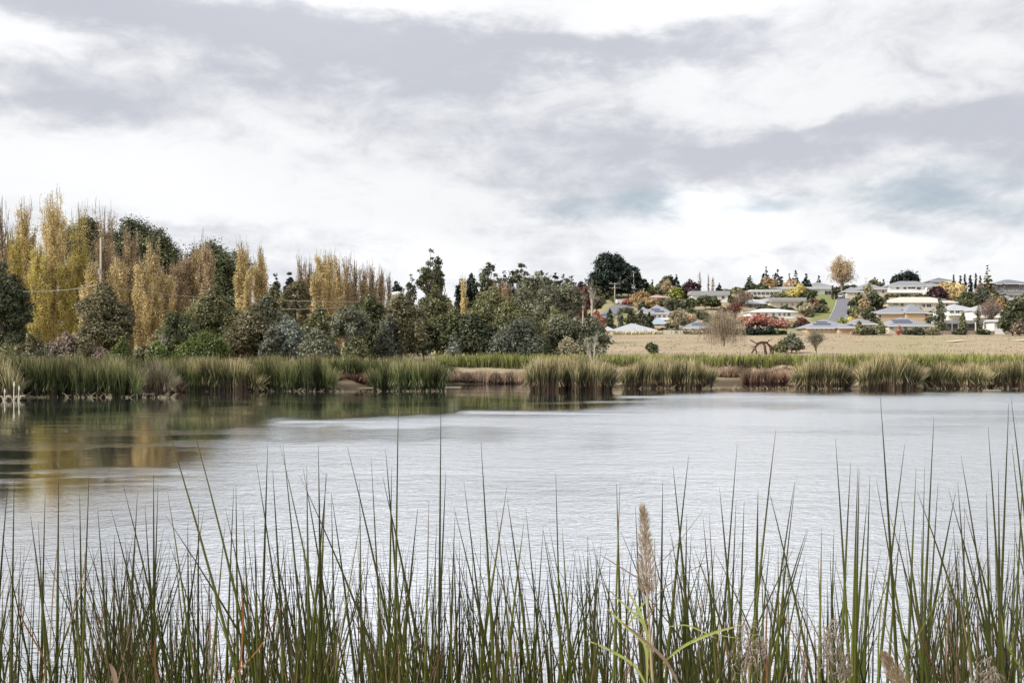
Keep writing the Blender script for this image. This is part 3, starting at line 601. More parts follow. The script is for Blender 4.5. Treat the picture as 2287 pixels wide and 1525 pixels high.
# fill hill crest on the left with a low wood
# ------------------------------------------------------------------ trees among the houses
GG = 'garden trees among the houses'
for a in [
    ('pine', 'pine_tree', 1362, 568, 92, 440, 'blackgreen', 'huge dark pine on the hill crest', {'n': 110}),
    ('pine', 'pine_tree', 1403, 590, 66, 435, 'blackgreen', 'dark pine joined to the right side of the huge pine', {'n': 80}),
    ('pine', 'pine_tree', 1333, 615, 44, 430, 'blackgreen', 'smaller ragged dark pine left of the huge pine', {'n': 40}),
    ('pine', 'pine_tree', 1436, 625, 34, 445, 'blackgreen', 'low dark pine tailing off right of the huge pine', {'n': 40}),
    ('round', 'maple_tree', 1288, 640, 40, 300, 'darkred', 'dark red maple left of the hillside road', {}),
    ('round', 'maple_tree', 1308, 634, 30, 330, 'darkred', 'second dark red maple, in front of the pine', {}),
    ('round', 'garden_tree', 1332, 640, 36, 350, 'brownolive', 'olive-tan round tree at the foot of the ragged pine', {}),
    ('round', 'garden_tree', 1336, 694, 32, 262, 'red', 'bright red round bush at the left end of the dark hedge trees', {'lo': .05}),
    ('round', 'garden_tree', 1426, 651, 44, 395, 'orange', 'orange round tree above the two-storey grey roof', {'lo': .05}),
    ('round', 'garden_tree', 1400, 668, 20, 400, 'red', 'small red bush right of the white van', {'lo': .05}),
    ('round', 'garden_tree', 1476, 633, 38, 440, 'lightolive', 'light olive tree behind the terracotta roof', {'lo': .05}),
    ('round', 'garden_tree', 1451, 636, 18, 442, 'lime', 'small yellow-green tree left of the terracotta roof', {'lo': .05}),
    ('round', 'garden_tree', 1509, 641, 36, 425, 'lime', 'yellow-green ball of a tree right of the terracotta roof', {'lo': .05}),
    ('open', 'gum_tree', 1492, 616, 44, 455, 'deep', 'dark spreading gum on the skyline left of a small spruce', {'n': 24}),
    ('cone', 'spruce_tree', 1511, 613, 26, 450, 'blackgreen', 'small spruce beside the skyline gum', {}),
    ('cone', 'spruce_tree', 1457, 624, 14, 450, 'blackgreen', 'tiny spruce on the skyline left of the gum', {}),
    ('round', 'garden_tree', 1550, 624, 42, 425, 'purple', 'dark purple round tree before the long white house', {'lo': .05}),
    ('bush', 'garden_shrub', 1500, 665, 40, 385, 'brownolive', 'brownish shrub below the yellow-green ball tree', {}),
    ('bush', 'garden_shrub', 1447, 672, 60, 385, 'orange', 'rusty orange hedge in front of the terracotta house', {}),
    ('bush', 'garden_shrub', 1435, 672, 20, 370, 'deep', 'dark shrub beside the rusty orange hedge', {}),
    ('cone', 'spruce_tree', 1606, 632, 24, 440, 'blackgreen', 'spruce on the skyline above the long white house', {}),
    ('cone', 'spruce_tree', 1629, 651, 15, 420, 'deep', 'narrow dark conifer right of the long white house', {}),
    ('round', 'garden_tree', 1500, 670, 42, 372, 'deep', 'dark green tree above the clipped hedge', {'lo': .02}),
    ('round', 'garden_tree', 1540, 667, 40, 375, 'dark', 'dark green tree below the purple tree', {'lo': .02}),
    ('round', 'garden_tree', 1590, 660, 46, 380, 'dark', 'green tree in front of the long white house', {'lo': .02}),
    ('bush', 'clipped_hedge', 1539, 686, 34, 350, 'dark', 'clipped dark green hedge over the yellow willow', {'flat': .9}),
    ('round', 'garden_tree', 1560, 700, 46, 340, 'dark', 'green garden tree left of the big bare willow', {'lo': .02}),
    ('round', 'weeping_tree', 1513, 690, 42, 300, 'pale', 'yellowish weeping tree left of the blue-grey roof', {'lo': .03, 'up': -.8}),
    ('round', 'weeping_tree', 1543, 699, 40, 305, 'tan', 'tan drooping tree right of the yellowish one', {'lo': .05, 'up': -.8}),
    ('bush', 'garden_shrub', 1483, 733, 26, 284, 'purple', 'dark red shrub right of the low pale house', {}),
    ('bush', 'garden_shrub', 1402, 746, 15, 279, 'mauve', 'leftmost of three rounded brown shrubs on the pale verge', {}),
    ('bush', 'garden_shrub', 1421, 746, 14, 279, 'greyolive', 'middle of three rounded shrubs on the pale verge', {}),
    ('bush', 'garden_shrub', 1439, 746, 13, 279, 'mauve', 'rightmost of three rounded brown shrubs on the pale verge', {}),
    ('bush', 'garden_shrub', 1505, 733, 26, 283, 'pale', 'cream shrub below the yellowish weeping tree', {}),
    ('bush', 'garden_shrub', 1530, 737, 26, 282, 'lightolive', 'pale green shrub under the tan drooping tree', {}),
    ('bush', 'garden_shrub', 1556, 738, 26, 281, 'pale', 'cream shrub left of the leafless willow', {}),
    ('bush', 'garden_shrub', 1578, 733, 30, 282, 'greyolive', 'grey-green shrub against the willow', {}),
    ('cone', 'spruce_tree', 1675, 614, 32, 455, 'deep', 'first of the spruces on the skyline behind the long flat house', {}),
    ('cone', 'spruce_tree', 1711, 596, 30, 470, 'blackgreen', 'tallest skyline spruce behind the long flat house', {}),
    ('cone', 'spruce_tree', 1737, 603, 32, 468, 'blackgreen', 'stout dark spruce right of the tallest one', {'pw': .6}),
    ('cone', 'spruce_tree', 1763, 611, 16, 470, 'blackgreen', 'small spruce between two orange-brown round trees', {}),
    ('cone', 'spruce_tree', 1777, 603, 26, 472, 'blackgreen', 'dark spruce right of the small one', {}),
    ('cone', 'spruce_tree', 1801, 613, 34, 468, 'blackgreen', 'broad spruce left of the grey hip roof', {'pw': .7}),
    ('cone', 'spruce_tree', 1829, 615, 22, 520, 'blackgreen', 'distant spruce peeking over the grey hip roof', {}),
    ('round', 'garden_tree', 1719, 621, 38, 455, 'orange', 'orange-olive round tree under the tallest spruce', {}),
    ('round', 'garden_tree', 1768, 624, 34, 456, 'tan', 'orange-brown round tree between skyline spruces', {}),
    ('round', 'garden_tree', 1700, 632, 30, 450, 'dark', 'dark green tree left of the orange-olive one', {}),
    ('bush', 'garden_shrub', 1776, 639, 56, 422, 'yellow', 'yellow-gold spreading shrub before the long flat house', {}),
    ('bush', 'garden_shrub', 1752, 650, 24, 418, 'lime', 'lime green shrub at the left of the yellow-gold one', {}),
    ('bush', 'garden_shrub', 1806, 645, 40, 418, 'deep', 'dark shrub right of the yellow-gold one', {}),
    ('bush', 'garden_shrub', 1685, 664, 32, 402, 'purple', 'dark red-brown shrub left of the metal roof', {}),
    ('bush', 'garden_shrub', 1740, 661, 60, 405, 'brownolive', 'brown low shrub row behind the cream walled house', {}),
    ('round', 'garden_tree', 1800, 676, 36, 355, 'pale', 'pale weeping tree right of the bright white house', {'lo': .02}),
    ('round', 'garden_tree', 1790, 672, 22, 360, 'lightolive', 'light green tree beside the pale weeping one', {'lo': .02}),
    ('bush', 'garden_shrub', 1823, 670, 12, 385, 'red', 'small red bush above the lawn', {}),
    ('bush', 'garden_shrub', 1838, 667, 18, 388, 'deep', 'dark round shrub right of the small red bush', {}),
    ('bush', 'garden_shrub', 1812, 664, 26, 395, 'brownolive', 'brown-green shrub left of the small red bush', {}),
    ('bush', 'garden_shrub', 1788, 708, 34, 308, 'darkred', 'dark red shrub right of the pink-red hedge', {}),
    ('column', 'cypress_tree', 1860, 637, 9, 425, 'deep', 'left of two narrow dark cypresses beside the road top', {}),
    ('column', 'cypress_tree', 1868, 639, 9, 425, 'deep', 'right of two narrow dark cypresses beside the road top', {}),
    ('round', 'garden_tree', 1893, 640, 44, 470, 'deep', 'dark tree behind the road at the foot of the large gold tree', {'lo': .05}),
    ('round', 'garden_tree', 1917, 652, 32, 372, 'dark', 'green tree right of the hillside road', {'lo': .02}),
    ('bush', 'garden_shrub', 1900, 684, 18, 350, 'deep', 'dark shrub on the right kerb of the hillside road', {}),
    ('bush', 'garden_shrub', 1880, 708, 26, 310, 'lime', 'lime coloured shrub at the foot of the hillside road', {}),
    ('bush', 'garden_shrub', 1898, 708, 26, 312, 'yellow', 'yellow-green shrub right of the road foot', {}),
    ('round', 'garden_tree', 1957, 650, 44, 368, 'deep', 'dark round tree left of the pinkish roof', {'lo': .02}),
    ('round', 'garden_tree', 1946, 632, 26, 378, 'pale', 'tan feathery tree over the dark round tree', {'lo': .3}),
    ('round', 'garden_tree', 1928, 662, 22, 360, 'tan', 'rust and tan small tree right of the green road tree', {'lo': .2}),
    ('bush', 'garden_shrub', 1909, 682, 22, 340, 'lightolive', 'light olive shrub below the green road tree', {}),
    ('bush', 'garden_shrub', 1913, 700, 10, 330, 'orange', 'small orange bush at the base of the light olive shrub', {}),
    ('bush', 'clipped_hedge', 1938, 692, 34, 335, 'deep', 'dark clipped hedge in steps below the dark round tree', {}),
    ('round', 'umbrella_pine', 2016, 606, 62, 480, 'blackgreen', 'dark umbrella-shaped pine behind the large grey roof', {'lo': .3, 'dome': 1}),
    ('cone', 'spruce_tree', 1973, 622, 18, 470, 'blackgreen', 'little dark conifer left of the umbrella-shaped pine', {}),
    ('round', 'garden_tree', 1955, 620, 22, 470, 'lightolive', 'light olive round tree on the skyline by the aerial', {}),
    ('column', 'cypress_tree', 2130, 612, 6, 470, 'blackgreen', 'very thin lone cypress on the skyline', {}),
    ('column', 'cypress_tree', 2145, 614, 11, 440, 'blackgreen', 'first cypress of the tight dark row on the right', {}),
    ('column', 'cypress_tree', 2155, 611, 13, 442, 'blackgreen', 'second cypress of the tight dark row', {}),
    ('column', 'cypress_tree', 2167, 613, 13, 441, 'blackgreen', 'third cypress of the tight dark row', {}),
    ('column', 'cypress_tree', 2179, 609, 13, 442, 'blackgreen', 'fourth cypress of the tight dark row', {}),
    ('column', 'cypress_tree', 2190, 614, 12, 440, 'deep', 'last cypress of the tight dark row, beside the tan cone', {}),
    ('cone', 'autumn_conifer', 2206, 592, 30, 430, 'brownolive', 'tall tan-green cone shaped tree right of the cypress row', {}),
    ('round', 'garden_tree', 2125, 629, 54, 405, 'gold', 'golden broad tree right of the white terrace house', {'lo': .02}),
    ('round', 'garden_tree', 2087, 640, 52, 400, 'purple', 'dark purple tree left of the golden one', {'lo': .02}),
    ('round', 'garden_tree', 2148, 633, 18, 410, 'orange', 'small orange-red tree between golden tree and cypresses', {'lo': .02}),
    ('bush', 'garden_shrub', 2158, 652, 54, 380, 'dark', 'green shrub bank below the golden tree', {}),
    ('bush', 'garden_shrub', 2190, 640, 40, 400, 'bluedark', 'grey-purple shrub below the tan-green cone', {}),
    ('bush', 'garden_shrub', 2185, 632, 26, 405, 'pinkred', 'pinkish shrub at the foot of the cypress row', {}),
    ('bush', 'garden_shrub', 2222, 652, 36, 380, 'dark', 'dark green hedge shrub left of the dark balcony house', {}),
    ('round', 'garden_tree', 2234, 661, 26, 350, 'orange', 'rust-red tree below the dark balcony house', {'lo': .02}),
    ('column', 'willow_column', 2098, 664, 38, 288, 'greyolive', 'tall olive-tan column tree in front of the pinkish roof', {'n': 40}),
    ('column', 'willow_column', 2150, 694, 28, 286, 'lightolive', 'shorter olive-tan column tree before the posts', {'n': 30}),
    ('column', 'willow_column', 2185, 680, 16, 290, 'brownolive', 'slim olive tree left of the leafless mauve tree', {'n': 24}),
    ('round', 'evergreen_tree', 2262, 668, 62, 275, 'deep', 'dark green tree at the right edge beside the white shed', {'lo': .02, 'n': 60}),
    ('round', 'evergreen_tree', 2288, 655, 44, 285, 'brownolive', 'brown-green tree cut by the right edge', {'lo': .02}),
    ('bush', 'garden_shrub', 2275, 715, 40, 270, 'mauve', 'mauve shrub at the foot of the right edge trees', {}),
    ('bush', 'garden_shrub', 1922, 716, 22, 281, 'lightolive', 'olive shrub between the two front hip roofs', {}),
    ('bush', 'garden_shrub', 1966, 716, 26, 281, 'lightolive', 'round olive shrub left of the front solar roof', {}),
    ('bush', 'garden_shrub', 2008, 727, 15, 279, 'pinkred', 'small pink-red bush before the front solar roof', {}),
    ('bush', 'field_shrub', 1455, 764, 34, 118, 'dark', 'lone dark round shrub in the tan field', {}),
    ('bush', 'field_shrub', 1768, 742, 62, 120, 'greyolive', 'grey-green loose shrub right of the fallen dead tree', {'cover': 1.6}),
    ('bush', 'field_shrub', 1745, 762, 40, 118, 'olive', 'low olive shrub against the fallen dead tree', {'cover': 2}),
]:
    kind, nm, px, top, wd, Yd, fo, lb, kw = a
    T(kind, nm, px, top, wd, Yd, fo, lb, 'shrub' if ('shrub' in nm or 'hedge' in nm) else 'tree', group=GG if 'field' not in nm else 'shrubs in the tan field', **kw)
for i, (px, top, wd, fo, lb) in enumerate([(1362, 690, 26, 'deep', 'first dark hedge conifer above the low pale house'), (1385, 686, 24, 'bluedark', 'blue-green conifer, second in the dark hedge row'),
        (1408, 688, 28, 'deep', 'third dark conifer of the hedge row'), (1432, 690, 28, 'deep', 'fourth dark conifer of the hedge row'), (1450, 696, 20, 'deep', 'last dark conifer of the hedge row beside the blue roof')]):
    T('column', 'hedge_conifer', px, top, wd, 300, fo, lb, 'tree', group='dark conifer row above the low pale house', n=34)
for i, (px, top, wd, fo, lb) in enumerate([(1668, 706, 34, 'pinkred', 'first pink-red tree of the row over the black hedge'), (1690, 702, 36, 'red', 'reddest tree of the row over the black hedge'),
        (1715, 707, 32, 'pinkred', 'third pink-red tree of the row'), (1738, 709, 34, 'pinkred', 'fourth, paler pink tree of the row'), (1757, 714, 26, 'tan', 'tan-pink tree at the right end of the row')]):
    T('round', 'ornamental_tree', px, top, wd, 283, fo, lb, 'tree', group='pink-red tree row below the white house', lo=.35, cover=2.6)
for i, (px, lb) in enumerate([(1672, 'left piece of the low black-green hedge'), (1695, 'second piece of the low black-green hedge'), (1718, 'right piece of the low black-green hedge')]):
    T('bush', 'clipped_hedge', px, 729, 28, 279, 'blackgreen', lb, 'hedge', group='black-green hedge under the pink-red trees', n=40)
FILL = [('deep', 'dark green'), ('dark', 'green'), ('lightolive', 'light olive'), ('brownolive', 'brown-olive'), ('purple', 'dark purple'), ('pale', 'cream'), ('orange', 'rusty orange')]
for k in range(210):
    Yd = [283, 304, 322, 348, 365, 395, 408, 432, 475][k % 9]; px = 1290+1000*rng.random() if Yd > 300 else 1480+800*rng.random()
    fo, nm = FILL[int(rng.choice(7, p=[.3, .22, .16, .14, .06, .06, .06]))]
    if 1838 < px < 1902 and Yd < 440: continue
    if Yd in (322, 348) and 1815 < px < 1865: continue
    zt = HZ-(gz(wx(px, Yd), Yd)-CZ)/Yd*F; T('bush', 'garden_shrub', px, zt-(5+11*rng.random()), 14+26*rng.random(), Yd, fo, 'small %s shrub in the gardens between the hillside houses' % nm, 'shrub', group='small %s garden shrubs' % nm)
GT = surf('bark_mauve', (.26, .19, .15), .9, .2, 5)
WIL = surf('willow_twigs', (.34, .27, .19), .9, .2, 4)
twig_tree(1617, 684, 92, 150, 'large leafless weeping willow in the field before the houses', 'willow_tree', WIL, droop=.85, n=80, leaves='mauve', cover=.22, r=.030)
twig_tree(1880, 576, 66, 455, 'large half-bare gold tree rising above the rooflines', 'autumn_tree', surf('bark_tan', (.30, .21, .13), .9, .2, 4), n=70, low=.22, leaves='tan', cover=.7, r=.10, group=GG)
twig_tree(1663, 655, 54, 385, 'leafless pinkish tree left of the metal roof', 'bare_tree', GT, n=40, leaves='mauve', cover=.3, r=.07, group=GG)
twig_tree(1640, 672, 44, 300, 'leafless purple-brown tree behind the weeping willow', 'bare_tree', surf('bark_purple', (.15, .07, .07), .9, .2, 4), n=40, leaves='darkred', cover=.3, r=.06, group=GG)
twig_tree(2212, 668, 56, 295, 'leafless mauve tree in front of the right-hand houses', 'bare_tree', GT, n=50, leaves='mauve', cover=.3, r=.06, group=GG)
twig_tree(1490, 628, 30, 430, 'leafless tan tree left of the yellow-green ball', 'bare_tree', GT, n=30, leaves='tan', cover=.3, r=.08, group=GG)
twig_tree(1822, 742, 46, 116, 'leafless brown shrub right of the grey-green field shrub', 'bare_shrub', surf('bark_mauve', (.26, .19, .15)), n=40, r=.02, cat='shrub', leaves='greyolive', cover=.3)
twig_tree(1322, 645, 40, 345, 'leafless grey tree before the olive-tan tree', 'bare_tree', BARKP, n=24, r=.06, group=GG)
for px, top, lb in [(1563, 606, 'thin leafless poplar above the purple tree'), (1582, 614, 'first thin leafless poplar over the long white house'), (1592, 619, 'shorter thin leafless poplar over the long white house')]:
    poplar(px, top, 7, 470, lb, .5, 'tan', 1.0, group='thin leafless poplars on the skyline', fat=.5)
# small white-barked trees
GXs = [(1302, 650, 'slim pale trunk tree left of the dark red maple'), (1320, 625, 'slim pale trunk tree beside the olive-tan tree'), (1268, 650, 'slim pale gum trunk above the thicket')]
for px, top, lb in GXs:
    T('open', 'gum_tree', px, top, 20, 290, 'greyolive', lb, bark=BARKP, n=7, lo=.65, group='slim pale trunked gums')
# ------------------------------------------------------------------ houses
def roofmat(name, col, rough=.45): 
    def bld(t, b):
        co = t.n('ShaderNodeTexCoord').outputs['Object']
        wv = t.n('ShaderNodeTexWave', wave_type='BANDS', bands_direction='X'); t.L.new(co, wv.inputs[0]); wv.inputs['Scale'].default_value = 1.6; wv.inputs['Distortion'].default_value = .2
        n = t.noise(co, .8, 4, .6)
        c = t.mix(n, tuple(x*.78 for x in col), tuple(min(1, x*1.18) for x in col)); c = t.mix(t.m('MULTIPLY', wv.outputs['Fac'], .22), c, tuple(x*.55 for x in col))
        t.L.new(c, b.inputs['Base Color']); b.inputs['Roughness'].default_value = rough
    return principled(name, bld)
RM = {'grey': roofmat('roof_grey', (.23, .235, .26)), 'bluegrey': roofmat('roof_bluegrey', (.25, .26, .295)), 'pale': roofmat('roof_pale', (.42, .43, .46)), 'white': roofmat('roof_white', (.66, .66, .67)),
      'terracotta': roofmat('roof_terracotta', (.42, .22, .17)), 'cream': roofmat('roof_cream', (.66, .56, .47)), 'blue': roofmat('roof_blue', (.32, .40, .50)), 'dark': roofmat('roof_dark', (.15, .16, .19)), 'brown': roofmat('roof_brown', (.33, .28, .25))}
WM = {'white': surf('wall_white', (.78, .77, .74), .8, .06, .6), 'cream': surf('wall_cream', (.60, .55, .45), .85, .1, .8), 'tan': surf('wall_tan_brick', (.55, .40, .27), .9, .15, 2.5), 'brick': surf('wall_red_brick', (.36, .17, .12), .9, .2, 3),
      'grey': surf('wall_grey', (.36, .36, .36), .85, .1, 1), 'dark': surf('wall_dark', (.10, .095, .095), .8, .2, 1), 'stone': surf('wall_stone', (.50, .44, .38), .9, .2, 2)}
FASC = surf('fascia_white', (.74, .73, .71), .6, .05, 1); GLASS = surf('window_glass', (.035, .045, .06), .12, .3, .7); SOLAR = surf('solar_panel', (.03, .04, .09), .2, .3, .5); TRIM = surf('window_frame', (.72, .71, .69), .6, .05, 1)
HG = 'houses on the hill'
def hip(mb, x0, x1, y0, y1, z0, z1, inset=None, ov=.55, gable=False):
    x0 -= ov; x1 += ov; y0 -= ov; y1 += ov; ym = (y0+y1)/2
    i = (y1-y0)/2 if inset is None else inset
    i = min(i, (x1-x0)/2-.05); 
    if gable: i = 0
    t = .16
    mb.add([(x0,y0,z0),(x1,y0,z0),(x1,y1,z0),(x0,y1,z0),(x0+i,ym,z1),(x1-i,ym,z1),(x0,y0,z0-t),(x1,y0,z0-t),(x1,y1,z0-t),(x0,y1,z0-t)],
           [(0,1,5,4),(1,2,5),(2,3,4,5),(3,0,4),(6,9,8,7),(0,6,7,1),(1,7,8,2),(2,8,9,3),(3,9,6,0)])
def house(label, Yd, px0, px1, ridge, eave, base, roof, wall, depth=11, wins=(), wins2=(), rz=0, wings=(), solar=(), chimney=(), deck=None, flat=False, gable=False, posts=(), garage=None, band=None):
    """everything in photo columns px and heights py, turned into metres at the house's own distance"""
    s = Yd/F; xm = (px0+px1)/2; x = wx(xm, Yd); zb = wz(base, Yd); root = empty('house', (x, Yd, zb), rz); tag(root, label, 'house', HG)
    X = lambda p: (p-xm)*s
    Zf = lambda p: (base-p)*s
    w_ = MB(); r_ = MB(); f_ = MB(); g0 = min(gz(x, Yd), gz(x-8, Yd), gz(x+8, Yd))-zb-1.5
    w_.box(X(px0), X(px1), 0, depth, min(-.4, g0), Zf(eave)-.05)
    if flat:
        r_.box(X(px0)-.7, X(px1)+.7, -.7, depth+.7, Zf(eave), Zf(ridge))
    else: hip(r_, X(px0), X(px1), 0, depth, Zf(eave), Zf(ridge), gable=gable)
    f_.box(X(px0)-.56, X(px1)+.56, -.60, -.50, Zf(eave)-.30, Zf(eave)-.02)
    for (a, b, rd, ev, dp, gb) in wings:
        w_.box(X(a), X(b), -dp, -.02, min(-.4, g0), Zf(ev)-.05); hip(r_, X(a), X(b), -dp, depth*.5, Zf(ev), Zf(rd), gable=gb); f_.box(X(a)-.56, X(b)+.56, -dp-.60, -dp-.50, Zf(ev)-.3, Zf(ev)-.02)
    w_.build('wall', WM[wall], root); rf = r_.build('roof', RM[roof], root); f_.build('fascia', FASC, root)
    def win(a, b, t, bt, yy=0.0):
        fr = MB(); x0, x1, z0, z1 = X(a), X(b), Zf(bt), Zf(t); e = .09
        fr.box(x0-e, x1+e, yy-.05, yy-.01, z0-e, z0); fr.box(x0-e, x1+e, yy-.05, yy-.01, z1, z1+e); fr.box(x0-e, x0, yy-.05, yy-.01, z0, z1); fr.box(x1, x1+e, yy-.05, yy-.01, z0, z1); fr.box((x0+x1)/2-.04, (x0+x1)/2+.04, yy-.05, yy-.035, z0, z1)
        o = fr.build('window', TRIM, root); g = MB(); g.box(x0, x1, yy-.03, yy-.012, z0, z1); g.build('pane', GLASS, o)
    for q in wins: win(*q)
    for (a, b, t, bt, dp) in wins2: win(a, b, t, bt, -dp)
    for (a, b, t, bt) in solar:                        # panels lie on the front slope
        m_ = MB(); z0, z1 = Zf(bt), Zf(t); ze, zr = Zf(eave), Zf(ridge); yy = lambda z: -.55+(z-ze)/(zr-ze)*(depth/2+.55)
        n = max(1, int((X(b)-X(a))/1.05)); 
        for k in range(n):
            xa = X(a)+(X(b)-X(a))*k/n; xb = X(a)+(X(b)-X(a))*(k+1)/n-.06
            m_.add([(xa, yy(z0), z0+.08), (xb, yy(z0), z0+.08), (xb, yy(z1), z1+.08), (xa, yy(z1), z1+.08), (xa, yy(z0), z0+.13), (xb, yy(z0), z0+.13), (xb, yy(z1), z1+.13), (xa, yy(z1), z1+.13)],
                   [(3,2,1,0),(4,5,6,7),(0,1,5,4),(1,2,6,5),(2,3,7,6),(3,0,4,7)])
        m_.build('solar_panel', SOLAR, rf)
    for (a, b, t) in chimney:
        m_ = MB(); m_.box(X(a), X(b), depth*.5-.5, depth*.5+.5, Zf(ridge)-.8, Zf(t)); m_.box(X(a)-.08, X(b)+.08, depth*.5-.58, depth*.5+.58, Zf(t), Zf(t)+.15); m_.build('chimney', WM['brick'], rf)
    if deck:
        a, b, t, bt, dp = deck; m_ = MB(); m_.box(X(a), X(b), -dp, -.02, Zf(bt)-.2, Zf(bt)); 
        for k in range(int((X(b)-X(a))/1.2)+1): m_.box(X(a)+k*1.2, X(a)+k*1.2+.06, -dp, -dp+.06, Zf(bt), Zf(t))
        m_.box(X(a), X(b), -dp-.02, -dp+.08, Zf(t), Zf(t)+.08); m_.build('balcony', FASC, root)
    for (a, t) in posts:
        m_ = MB(); m_.box(X(a)-.12, X(a)+.12, -2.6, -2.35, g0, Zf(t)); m_.build('post', FASC, root)
    if garage:
        a, b, t, bt = garage; m_ = MB(); m_.box(X(a), X(b), -.05, -.01, Zf(bt), Zf(t)); m_.build('garage_door', surf('garage_white', (.66, .66, .66), .6, .05, 1), root)
    if band:
        a, b, t, bt = band; m_ = MB(); m_.box(X(a), X(b), -.9, -.02, Zf(bt), Zf(t)); m_.build('cladding_band', surf('band_grey', (.34, .33, .33), .7, .1, 1), root)
    return root
W4 = lambda a, b, n, t, bt, wd: [(a+(b-a)*k/max(1, n-1), a+(b-a)*k/max(1, n-1)+wd, t, bt) for k in range(n)]
house('low pale grey-white hip roofed house at the left of the field', 287, 1366, 1468, 720, 738, 748, 'pale', 'cream', 14, W4(1376, 1450, 5, 741, 745, 6), wings=[(1422, 1434, 729, 738, 2.5, True), (1350, 1368, 728, 737, 1, False)], chimney=[])
house('two-storey grey roofed house with solar panels above the yellow willow', 326, 1446, 1500, 678, 699, 718, 'bluegrey', 'white', 13, W4(1460, 1492, 4, 704, 709, 5), solar=[(1456, 1476, 689, 692), (1462, 1484, 694, 697)], wings=[(1428, 1450, 684, 699, 1, False)], deck=(1470, 1500, 711, 714, 2))
house('small house with a light blue roof by the dark conifer row', 311, 1458, 1490, 708, 722, 729, 'blue', 'white', 9, W4(1468, 1484, 2, 724, 727, 4))
house('grey roofed house with solar panels half behind the leafless willow', 289, 1530, 1605, 714, 732, 744, 'bluegrey', 'white', 13, [(1545, 1556, 734, 741), (1562, 1568, 735, 740)], solar=[(1548, 1585, 720, 726)])
house('terracotta roofed brick house below the skyline trees', 421, 1450, 1493, 656, 663, 674, 'terracotta', 'brick', 12, W4(1474, 1482, 2, 665, 669, 4))
house('long white low house left of the narrow dark conifer', 416, 1546, 1626, 650, 658, 677, 'pale', 'white', 12, W4(1562, 1612, 4, 661, 668, 6), flat=True)
house('long flat roofed modern house along the hill top', 452, 1700, 1858, 641, 645, 662, 'white', 'white', 10, [(1790, 1796, 650, 656), (1800, 1808, 650, 656), (1842, 1857, 650, 658), (1818, 1826, 650, 656)], flat=True, band=(1702, 1832, 645.5, 648))
house('lower flat roofed wing with dark windows at the hill top', 436, 1680, 1742, 647, 651, 666, 'white', 'cream', 9, W4(1683, 1730, 6, 653, 659, 6), flat=True, deck=(1640, 1740, 661, 663.5, 2))
house('grey hip roofed house on the skyline left of the large gold tree', 505, 1806, 1858, 628, 639, 652, 'grey', 'white', 12)
house('house with a corrugated grey metal roof beside the leafless pinkish tree', 387, 1674, 1712, 667, 677, 690, 'pale', 'dark', 11, W4(1680, 1700, 3, 680, 685, 6), gable=True)
house('cream walled split-level house above the bright white one', 383, 1720, 1796, 665, 673, 694, 'pale', 'cream', 10, W4(1744, 1768, 3, 677, 682, 4), flat=True, band=(1722, 1798, 669, 673.5))
house('bright white house with a row of windows above the pink-red trees', 341, 1675, 1778, 688, 696, 714, 'white', 'white', 10, [(1690, 1697, 699, 706), (1709, 1714, 699, 706), (1725, 1730, 699, 707), (1739, 1743, 699, 706), (1750, 1754, 699, 706), (1759, 1765, 699, 706)], garage=(1771, 1777, 699, 710))
house('grey hip roofed house covered in solar panels at the field edge', 288, 1803, 1910, 711, 732, 742, 'bluegrey', 'tan', 14, W4(1812, 1895, 9, 734, 738, 5), wings=[(1868, 1902, 722, 732, 2.5, False)], solar=[(1832, 1858, 717, 719.5), (1822, 1862, 721.5, 725)])
house('small dark roofed house between the two front hip roofs', 300, 1908, 1955, 709, 723, 736, 'grey', 'stone', 12, W4(1930, 1942, 2, 726, 731, 5))
house('grey hip roofed house on the skyline right of the road', 432, 1915, 1982, 630, 645, 664, 'bluegrey', 'cream', 14, W4(1920, 1970, 4, 648, 655, 5), wings=[(1888, 1922, 640, 652, 2, False)])
house('large white house with a long grey roof and terrace on the hill top', 446, 1986, 2098, 625, 639, 658, 'grey', 'white', 15, [(2002, 2008, 641, 646), (2018, 2024, 641, 646), (2028, 2044, 641, 645), (2048, 2056, 641, 647)], deck=(1986, 2056, 650, 654, 3), wings=[(2066, 2100, 630, 639, 2, False)])
house('grey roofed house just behind the long grey roof on the skyline', 490, 2080, 2135, 618, 628, 646, 'dark', 'grey', 12, gable=False)
house('large house with a pinkish cream hip roof in the middle row', 372, 1983, 2136, 661, 675, 694, 'cream', 'cream', 14, [(1996, 2006, 678, 681), (2012, 2018, 677, 684), (2060, 2066, 679, 686), (2070, 2080, 679, 686), (2112, 2118, 678, 685), (2124, 2132, 679, 686)], solar=[(2104, 2122, 666, 671)], garage=(2022, 2052, 678, 688))
house('grey roofed house with tan brick wall below the pinkish roof', 333, 1960, 2078, 684, 699, 716, 'bluegrey', 'tan', 13, [(1962, 1968, 702, 710), (2034, 2042, 702, 707), (2056, 2072, 701, 706)], wings=[(2020, 2062, 677.5, 698, 1.5, False)], solar=[(2022, 2058, 690, 695)])
house('front hip roofed house with blue-grey solar roof right of the road foot', 289, 1985, 2082, 706, 727, 738, 'bluegrey', 'cream', 14, [(1988, 1994, 730, 735), (2018, 2026, 729.5, 735), (2043, 2050, 729.5, 735), (2066, 2070, 730, 735)], solar=[(2002, 2044, 713, 721)])
house('pale roofed house with dark undercroft behind the column trees', 330, 2118, 2178, 677, 691, 722, 'pale', 'white', 12, W4(2122, 2160, 4, 694, 699, 8), deck=(2116, 2160, 701, 704, 2.5))
house('grey-white terraced house behind the leafless mauve tree', 322, 2172, 2234, 681, 693, 722, 'pale', 'white', 12, W4(2178, 2222, 5, 696, 702, 6), deck=(2172, 2236, 706, 709, 2.5))
